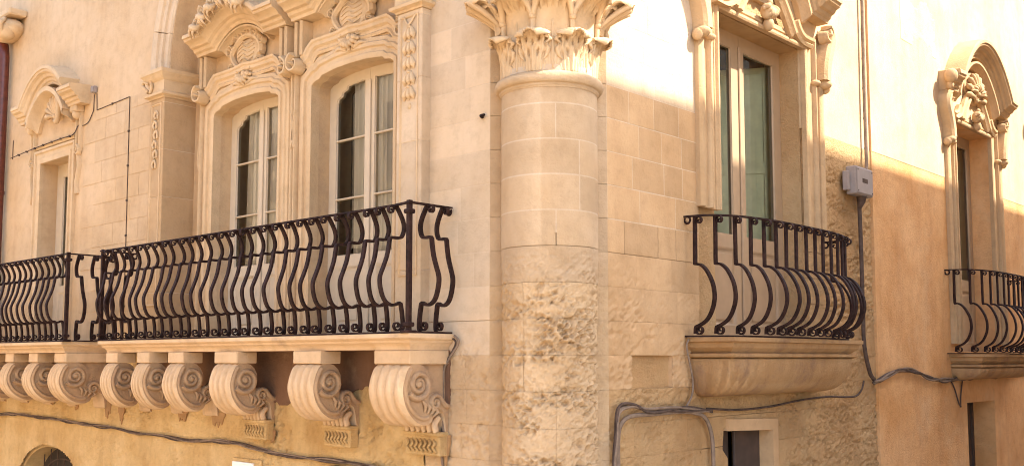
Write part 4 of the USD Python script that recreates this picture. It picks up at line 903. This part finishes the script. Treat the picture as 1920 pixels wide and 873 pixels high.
fb.part('slab', ext_plan(Polygon([(-10.7, 0), (-10.7, .5), (-7.15, .5), (-7.15, 0)]), 3.868, 3.996), 'soffit_shade', smooth=False)
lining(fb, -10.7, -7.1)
drips(fb, [(-8.68, 3.32, .14, .16), (-7.95, 3.30, .14, .18), (-7.10, 3.28, .16, .22), (-6.75, 3.22, .14, .20)], 6)
for s in (-10.35, -9.55, -8.80, -8.06, -7.28): console(fb, s, .24 if s < -7.5 else .30, .60, web=s > -7.5)
fb.part('side_web', ext_side(Polygon([(0, 3.87), (.45, 3.87), (.45, 3.72), (.12, 3.70), (.12, 3.55), (0, 3.4)]), -7.36, -7.2), 'slab', smooth=False)

def bow_plan(s0, s1, D, n=40, p=2.6):
    """A bowed plan from wall to wall: straight cheeks, round corners, slightly swelling front."""
    c, w = (s0 + s1) / 2, (s1 - s0) / 2; a = np.linspace(PI, 0, n)
    return np.column_stack([c + w * np.sign(np.cos(a)) * np.abs(np.cos(a)) ** (2 / p), D * np.abs(np.sin(a)) ** (2 / p)])
def ledge(label, s0, s1, D, zt, drop, wall=0.0, group=None):
    t = Thing('stone_ledge', label, 'balcony ledge', 'R', group, base=((s0 + s1) / 2, zt - drop, 0))
    pts = [(s0, wall), (s0, wall + D * .86), (s0 + .1, wall + D), (s1 - .1, wall + D), (s1, wall + D * .86), (s1, wall)]
    prof = [(-.25, zt - .002), (0, zt), (0, zt - .035), (-.03, zt - .045), (-.035, zt - .085), (-.075, zt - .115), (-.095, zt - .13), (-.05, zt - .140), (-.05, zt - .165), (-.10, zt - .19), (-.25, zt - .19)]
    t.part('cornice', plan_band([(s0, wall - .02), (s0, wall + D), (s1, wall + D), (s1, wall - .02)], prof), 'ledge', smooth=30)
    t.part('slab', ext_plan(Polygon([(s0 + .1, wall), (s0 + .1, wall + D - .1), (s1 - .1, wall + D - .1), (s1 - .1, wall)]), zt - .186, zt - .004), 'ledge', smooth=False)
    nu, nv = 120, 22; base = resample(np.array([(s0 + .07, wall - .02), (s0 + .07, wall + D * .8), (s0 + .15, wall + D - .07), (s1 - .15, wall + D - .07), (s1 - .07, wall + D * .8), (s1 - .07, wall - .02)]), 0.02)
    L = np.linspace(0, 1, len(base)); V = np.linspace(0, 1, nv); cx = (s0 + s1) / 2; v = []
    run = np.r_[0, np.cumsum(np.linalg.norm(np.diff(base, axis=0), axis=1))]
    for y in V:
        z = zt - .186 - (drop - .186) * math.sin(y * PI / 2) ** 1.0; sh = math.cos(y * PI / 2) ** 0.75
        fl = 0.022 * np.abs(np.sin(run * PI / 0.17)) ** 0.8 * np.exp(-((run - D * .95) / .42) ** 4) * min(1, 4 * y * (1.02 - y) + .2)
        dd = wall + (base[:, 1] - wall) * (0.10 + 0.90 * sh); sx = cx + (base[:, 0] - cx) * (0.86 + 0.14 * sh)
        v.append(np.column_stack([sx - fl * .7, np.full(len(base), z), dd + fl]))
    v = np.array(v); n = len(base); i, j = np.meshgrid(np.arange(nv - 1), np.arange(n - 1), indexing='ij'); a = i * n + j
    q = np.stack([a, a + n, a + n + 1, a + 1], -1).reshape(-1, 4); vv = v.reshape(-1, 3)
    vv = vv + np.column_stack([np.zeros(len(vv)), np.zeros(len(vv)), 0.010 * (fbm(vv * 9, 3, 6) - 0.5)])
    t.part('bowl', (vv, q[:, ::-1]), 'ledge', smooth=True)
    return t
ledge('worn fluted stone ledge under the bellied railing nearest the column', 1.79, 4.36, .48, 3.985, .52)
ledge('short stone ledge under the railing on the salmon wall', 8.10, 10.62, .45, 3.86, .34, wall=.018)

# ================================================================ wrought iron railings
MAINP = [(q * 1.12, z) for q, z in [(0, 1.0), (-.03, .95), (-.062, .88), (-.07, .82), (-.055, .765), (-.03, .745), (.035, .745), (.047, .735), (.052, .70), (.07, .60), (.10, .51), (.125, .44), (.127, .38), (.11, .30), (.085, .25), (.05, .225), (.012, .22), (-.025, .238), (-.04, .235), (-.048, .20), (-.058, .12), (-.06, .05), (-.052, .022)]]
RIGHTP = [(0, 1.0), (0, .80), (0, .612), (.012, .600), (.055, .594), (.115, .548), (.175, .45), (.198, .36), (.195, .28), (.165, .20), (.12, .14), (.06, .105), (.015, .09), (.003, .075), (0, .03)]
def railing(label, face, path, z0, z1, prof, spacing, wall_ends=(True, True), post_at=(), group=None, curls=(.040, .044), out_dir=None):
    t = Thing('iron_railing', label, 'railing', face, group, base=(*np.mean(path, 0)[:1], z0, 0))
    H = z1 - z0; P = np.asarray(path, float)
    t.part('top_rail', plan_band(P, [(-.019, z1 - .006), (-.019, z1 + .008), (.019, z1 + .008), (.019, z1 - .006)]), 'iron', smooth=False)
    t.part('bottom_rail', plan_band(P, [(-.022, z0 + .004), (-.022, z0 + .018), (.022, z0 + .018), (.022, z0 + .004)]), 'iron', smooth=False)
    Q = resample(P, 0.01); L = np.r_[0, np.cumsum(np.linalg.norm(np.diff(Q, axis=0), axis=1))]
    n = int(round(L[-1] / spacing)); rr = random.Random(17)
    pr_ = np.asarray(prof, float); bar = resample(np.asarray(spline(pr_, 3)) * [1, H], 0.02)
    posts = [np.asarray(p, float) for p in post_at]
    for k in range(n):
        x = (k + .5) * L[-1] / n + rr.uniform(-.012, .012); i = int(np.searchsorted(L, x)); i = min(max(i, 3), len(Q) - 4)
        p = Q[i]; tg = Q[i + 3] - Q[i - 3]; tg /= np.linalg.norm(tg); o = np.array([-tg[1], tg[0]])       # outwards
        if out_dir is not None: o = o * .15 + np.array(out_dir) * .85; o /= np.linalg.norm(o); tg = np.array([o[1], -o[0]])
        if any(np.linalg.norm(p - q) < .055 for q in posts): continue
        if p[1] < .06: continue
        o3, t3 = np.array([o[0], 0, o[1]]), np.array([tg[0], 0, tg[1]]); b3 = np.array([p[0], z0, p[1]])
        sway = rr.uniform(-.022, .022); swell = rr.uniform(.9, 1.1)
        def pt(q): q = np.asarray(q, float); return b3 + q[:, :1] * swell * o3 + q[:, 1:] * np.array([0, 1.0, 0]) + (q[:, 1:] / H - .5) * sway * t3
        w, h = .0185, .0105
        rect_ = [(-h, -w), (h, -w), (h, w), (-h, w)]
        bp = t.part('baluster', sweep(pt(bar), t3, rect_), 'iron', smooth=30)
        r1, r0 = curls
        top = [(bar[0, 0] + r1 + (-r1) * math.cos(a) * (1 - .085 * a), H - r1 - .004 + r1 * math.sin(a) * (1 - .085 * a)) for a in np.linspace(.9, -4.6, 22) * -1 + 0]
        top = [(bar[0, 0] + r1 - r1 * (1 - .10 * a) * math.cos(a), H - r1 - .003 + r1 * (1 - .10 * a) * math.sin(a)) for a in np.linspace(0.2, 8.2, 26)]
        t.part('scroll', sweep(pt(top), t3, [(-.0052, -.015), (.0052, -.015), (.0052, .015), (-.0052, .015)]), 'iron', under=bp, smooth=40)
        bot = [(bar[-1, 0] + r0 - r0 * (1 - .10 * a) * math.cos(a), .022 + r0 - r0 * (1 - .10 * a) * math.sin(a)) for a in np.linspace(0.0, 8.2, 26)]
        t.part('scroll', sweep(pt(bot), t3, [(-.0052, -.015), (.0052, -.015), (.0052, .015), (-.0052, .015)]), 'iron', under=bp, smooth=40)
    for q in posts:
        pp = t.part('corner_post', bx(q[0] - .02, q[0] + .02, z0, z1 + .02, q[1] - .02, q[1] + .02, .004), 'iron', smooth=False)
        for z in (z0 + .07, z1 - .07): t.part('collar', bx(q[0] - .036, q[0] + .036, z - .018, z + .018, q[1] - .036, q[1] + .036, .008), 'iron', under=pp, smooth=False)
        t.part('foot', bx(q[0] - .05, q[0] + .05, z0, z0 + .025, q[1] - .05, q[1] + .05, .006), 'iron', under=pp, smooth=False)
    for k, e in enumerate(wall_ends):
        if e:
            q = P[0] if k == 0 else P[-1]; z = z1 - .03
            pts = [(q[0], z1, q[1] + .02)] + [(q[0], z - .0 + .03 * math.sin(a), q[1] + .03 + .03 * math.cos(a) * -1) for a in np.linspace(PI / 2, PI * 2.2, 12)]
            t.part('wall_scroll', tube(pts, .011, 6), 'iron', smooth=True)
    return t
railing('long bellied wrought iron railing of the balcony under the arched bay', 'L', [(-6.50, .0), (-6.50, .43), (-1.62, .43), (-1.30, .44), (-1.10, .475), (-1.095, .02)], 4.0, 5.04, MAINP, .186, post_at=[(-1.11, .465), (-6.49, .42)])
railing('wrought iron railing with post at the corner of the far left balcony', 'L', [(-10.75, .0), (-10.75, .58), (-7.06, .58), (-7.06, .0)], 4.0, 5.04, MAINP, .172, post_at=[(-7.07, .57)])
rp = bow_plan(1.79, 4.50, .47, 80, 2.9)
railing('bellied wrought iron railing of straight topped bars in front of the sunlit door', 'R', rp, 3.985, 5.05, RIGHTP, .185, out_dir=(0, 1))
rp2 = bow_plan(8.06, 10.66, .44, 80, 2.7)
railing('bellied wrought iron railing on the salmon wall under the shell hooded door', 'R', rp2 + [0, .018], 3.86, 4.98, RIGHTP, .22, out_dir=(0, 1))

# ================================================================ pipes, cables and small things
pipe = Thing('downpipe', 'glossy red brown rainwater pipe at the left edge of the house', 'pipe', 'L', base=(-10.55, 0, .1))
pipe.part('tube', tube([(-10.6, .2, .11), (-10.6, 4, .11), (-10.6, 8.25, .11), (-10.62, 8.42, .12), (-10.68, 8.5, .13)], .085, 18), 'pipe', smooth=40)
for z in (3.2, 6.2): pipe.part('bracket', tube([(-10.6, z, .11), (-10.6, z + .05, .11)], .095, 18), 'pipe', smooth=40)
cb = Thing('stone_spout', 'carved stone head above the red pipe', 'stone carving', 'L', base=(-10.5, 8.5, 0))
cb.part('block', cat(blob((-10.5, 8.62, .12), (.40, .17, .22), 3), blob((-10.75, 8.55, .22), (.16, .14, .14), 2), blob((-10.3, 8.56, .2), (.15, .13, .14), 2)), 'carved', smooth=True)
cb.part('moulding', bx(-10.95, -10.05, 8.76, 8.86, 0, .26, .02), 'carved', smooth=False)
cb.part('leaf', cat([tube(spline([(-10.5 + .09 * k, 8.72, .25), (-10.5 + .11 * k, 8.62, .33), (-10.5 + .08 * k, 8.50, .27)], 5), .035, 7) for k in range(-3, 4)]), 'carved', smooth=True)
def box_thing(label, s0, s1, z0, z1, d0, d1, name='junction_box'):
    t = Thing(name, label, 'junction box', 'L' if s0 < 0 else 'R', base=((s0 + s1) / 2, z0, d0)); t.part('case', bx(s0, s1, z0, z1, d0, d1, .012), 'grey_plastic', smooth=False)
    return t
jb = box_thing('small grey cable box on the upper wall beside the far left hood', -7.775, -7.695, 7.21, 7.30, 0, .06)
jb.part('lid', bx(-7.768, -7.702, 7.217, 7.293, .06, .066, .004), 'grey_plastic', smooth=False)
rbx = box_thing('grey plastic meter box on the wall above the end of the railing', 5.05, 5.50, 5.64, 5.96, .03, .15)
rbx.part('lid', bx(5.065, 5.485, 5.655, 5.945, .15, .16, .006), 'grey_plastic', smooth=False)
rbx.part('side_unit', bx(4.98, 5.045, 5.68, 5.90, .02, .09, .008), 'grey_plastic', smooth=False)
for sx in (5.09, 5.46):
    for sz in (5.68, 5.92): rbx.part('screw', blob((sx, sz, .16), (.010, .010, .005), 1), 'cable', smooth=True)
rbx.part('knockout', bx(5.20, 5.34, 5.78, 5.83, .158, .163, .002), 'cable', smooth=False)
rbx.part('nozzle', tube([(5.32, 5.65, .09), (5.33, 5.58, .08), (5.35, 5.52, .05)], [.06, .045, .025], 10), 'cable', smooth=40)
def cable(label, face, runs, name='cable', clips=0.0, kind_=None, mat='cable'):
    t = Thing(name, label, 'cable', face, base=tuple(runs[0][0][0]))
    for k, (pts, r, m) in enumerate(runs):
        s = spline(pts, 8) if len(pts) > 2 else np.asarray(pts, float); t.part('wire', tube(s, r, 7), m or mat, smooth=True)
        if clips:
            q = resample(s, clips)
            for p in q[1:-1]: t.part('clip', bx(p[0] - .012, p[0] + .012, p[1] - .012, p[1] + .012, max(0.0, p[2] - .02), p[2] + .012), mat, smooth=False)
    return t
def poly(pts, d): return [(s, z, d) for s, z in pts]
cable('thin cable stepping from the small grey box across the far left lintel', 'L', [(poly([(-7.77, 7.20), (-7.78, 6.99)], .010), .0055, None), (poly([(-7.78, 6.99), (-7.92, 6.86), (-8.10, 6.84)], .010), .0055, None),
      (poly([(-8.10, 6.84), (-8.25, 6.74), (-8.6, 6.74), (-9.4, 6.73), (-10.3, 6.70)], .060), .0065, None), (poly([(-10.36, 6.70), (-10.36, 6.98)], .010), .0055, None)], clips=.28)
cable('thin cable dropping from the small grey box down to the balcony', 'L', [(poly([(-7.70, 7.20), (-7.68, 6.98)], .010), .0055, None), (poly([(-7.68, 6.98), (-6.82, 7.0)], .010), .0055, None), (poly([(-6.80, 7.0), (-6.79, 6.0), (-6.78, 5.0), (-6.78, 4.0)], .010), .0055, None)], clips=.42)
def bundle(label, face, pts, n, r, spread, seed, d=.03, mats=('cable',), clips=0.0):
    rr = random.Random(seed); runs = []; base = resample(spline(poly(pts, d), 8), .10)
    for k in range(n):
        ph = rr.uniform(0, 6); fq = rr.uniform(.8, 2.4); o = spread * (k / max(1, n - 1) - .5)
        q = base + np.column_stack([np.zeros(len(base)), o * np.cos(np.arange(len(base)) * .1 * fq * 3 + ph) + rr.uniform(-.004, .004), np.abs(o) * .5 + .012 * np.sin(np.arange(len(base)) * .17 * fq + ph) * spread * 10])
        q[:, 2] = np.maximum(q[:, 2], .028)
        runs.append((q[::2] if len(q) > 6 else q, r * rr.uniform(.7, 1.15), mats[k % len(mats)]))
    t = Thing('cable_bundle', label, 'cable', face, base=tuple(base[0]))
    for q, r_, m in runs: t.part('wire', tube(spline(q, 4), r_, 7), m, smooth=True)
bundle('dark cable bundle running along the ochre wall below both balconies', 'L', [(-10.9, 2.90), (-10.45, 2.99), (-10.1, 3.03), (-9.2, 3.03), (-8.33, 3.01), (-7.14, 2.98), (-5.9, 2.94), (-5.0, 2.93), (-4.5, 2.95), (-4.0, 2.93), (-3.5, 2.89), (-3.2, 2.87), (-2.6, 2.88), (-2.08, 2.86), (-1.4, 2.80)], 5, .0105, .036, 2, mats=('cable', 'cable_light', 'cable'))
cable('thin grey cable hanging down the wall from the end of the main balcony', 'L', [(poly([(-1.04, 3.99), (-.99, 3.93), (-1.10, 3.80), (-1.16, 3.70), (-1.17, 3.45), (-1.16, 3.2), (-1.18, 3.0), (-1.13, 2.8)], .03), .010, 'cable_light'), (poly([(-1.07, 3.97), (-1.03, 3.92), (-1.13, 3.78), (-1.19, 3.66), (-1.19, 3.3), (-1.17, 2.8)], .025), .008, 'cable')])
cable('thick pale conduit looping in an arch around the rough stones', 'R', [(poly([(.72, 2.4), (.72, 2.9), (.72, 3.15), (.76, 3.28), (.90, 3.34), (1.2, 3.345), (1.6, 3.35), (1.85, 3.33), (2.02, 3.27), (2.11, 3.12), (2.13, 2.9), (2.13, 2.4)], .045), .019, 'cable_light')], name='conduit')
bundle('dark wires climbing beside the column then running right under the ledge', 'R', [(.66, 2.4), (.66, 2.8), (.65, 3.0), (.68, 3.2), (.70, 3.38), (.82, 3.45), (1.0, 3.40), (1.3, 3.375), (1.7, 3.36), (2.1, 3.345)], 5, .011, .05, 5, d=.05, mats=('cable', 'cable_light', 'cable'))
cable('single cable sagging below the worn ledge to the meter pipe', 'R', [(poly([(2.05, 3.36), (2.6, 3.33), (3.2, 3.34), (3.8, 3.38), (4.4, 3.40), (4.9, 3.385), (5.15, 3.39), (5.30, 3.46), (5.36, 3.55)], .035), .011, None)])
cable('thin wire dropping from the corner of the worn ledge to the dark wires', 'R', [(poly([(1.78, 3.97), (1.75, 3.90), (1.80, 3.75), (1.84, 3.6), (1.82, 3.48), (1.72, 3.38)], .03), .009, 'cable_light')])
cable('straight pipe rising from the meter box to the top of the sunlit wall', 'R', [([(5.62, 8.4, .04), (5.60, 7.0, .04), (5.58, 6.1, .05), (5.45, 5.97, .09)], .021, 'cable_light')], name='conduit', clips=.38, mat='cable')
cable('vertical pipe dropping from the meter box past the railing', 'R', [(poly([(5.36, 5.54), (5.37, 5.0), (5.37, 4.3), (5.38, 3.95), (5.50, 3.66), (5.62, 3.56)], .045), .024, 'cable')], name='conduit', clips=.5)
bundle('cable bundle waving along the salmon wall below the short ledge', 'R', [(5.58, 3.53), (5.75, 3.56), (6.1, 3.63), (6.5, 3.66), (6.9, 3.64), (7.3, 3.55), (7.8, 3.52), (8.4, 3.535), (9.2, 3.55), (10.2, 3.55), (11.0, 3.60), (12.2, 3.6), (14, 3.6)], 5, .015, .05, 6, d=.05, mats=('cable', 'cable_light', 'cable'))
cable('loose wire ends hanging under the short ledge', 'R', [(poly([(8.05, 3.54), (8.2, 3.4), (8.33, 3.22), (8.42, 3.16)], .04), .010, None), (poly([(8.5, 3.5), (8.42, 3.3), (8.40, 3.15)], .04), .010, None)])
nub = Thing('iron_stub', 'small rusty iron stub in the smooth wall left of the column', 'iron stub', 'L', base=(-.72, 5.76, 0))
nub.part('bar', tube([(-.755, 5.755, 0), (-.74, 5.757, .03), (-.70, 5.76, .035)], [.015, .016, .011], 8), 'iron', smooth=True)
# cellar window, low window and slot
cw = Thing('cellar_window', 'arched cellar opening with a thin iron grille at the bottom left', 'window', 'L', base=(-8.76, 1.9, -.2))
cw.part('back', bx(-9.8, -7.7, 1.1, 2.72, -.33, -.30), 'dark', smooth=False)  # near black sheet, the dark inside the cellar put in as colour
for k in range(7): cw.part('grille_bar', tube([(-9.4 + .21 * k, 1.2, -.22), (-9.4 + .21 * k, 2.62, -.22)], .007, 6), 'cable', smooth=True)
for rr_ in (.45, .28): cw.part('grille_hoop', tube([(x, z, -.21) for x, z in arc(cell_c, .98 * rr_ / .62, 0, PI, 24, rr_)], .010, 6), 'cable', smooth=True)
lw = Thing('low_window', 'dark low window with pale stone frame under the worn ledge', 'window', 'R', base=(2.85, 2.2, 0))
lw.part('frame', band([(3.28, 1.6), (3.28, 3.12), (2.44, 3.15)], -.016, [(.008, -.20), (.008, .035), (-.10, .035), (-.10, -.20)]), 'ashlar_tan', smooth=False)
lw.part('shutter', bx(2.80, 3.275, 1.6, 3.12, -.16, -.13, .006), 'old_wood', smooth=False)
lw.part('shutter', bx(2.38, 2.82, 1.6, 3.16, -.24, -.21, .006), 'old_wood', smooth=False)
sw_ = Thing('slot_window', 'narrow dark window cut in the salmon wall below the short ledge', 'window', 'R', base=(9.3, 2.4, 0))
sw_.part('frame', ext(box(8.7, 1.5, 9.88, 3.21).difference(box(9.02, 1.6, 9.80, 3.15)), -.34, -.28), 'old_wood', smooth=False)
sw_.part('shutter', bx(9.03, 9.79, 1.6, 3.14, -.33, -.30, .006), 'old_wood', smooth=False)
sp = Thing('sign_plate', 'blank white plate on the lower wall cut by the bottom of view', 'sign', 'L', base=(-4.1, 2.6, 0))
sp.part('plate', bx(-4.28, -3.90, 2.40, 2.765, .02, .04, .004), 'white', smooth=False)
sp.part('backing', bx(-4.30, -3.78, 2.36, 2.80, .005, .022, .004), 'rough', smooth=False)
ib = Thing('iron_bracket', 'dark iron bar on the lower wall right of the white plate', 'bracket', 'L', base=(-2.4, 2.8, 0))
ib.part('bar', bx(-2.62, -2.05, 2.79, 2.835, .0, .09, .006), 'iron', smooth=False)
ib.part('arm', tube([(-2.3, 2.8, .05), (-2.3, 2.5, .12)], .012, 8), 'iron', smooth=True)
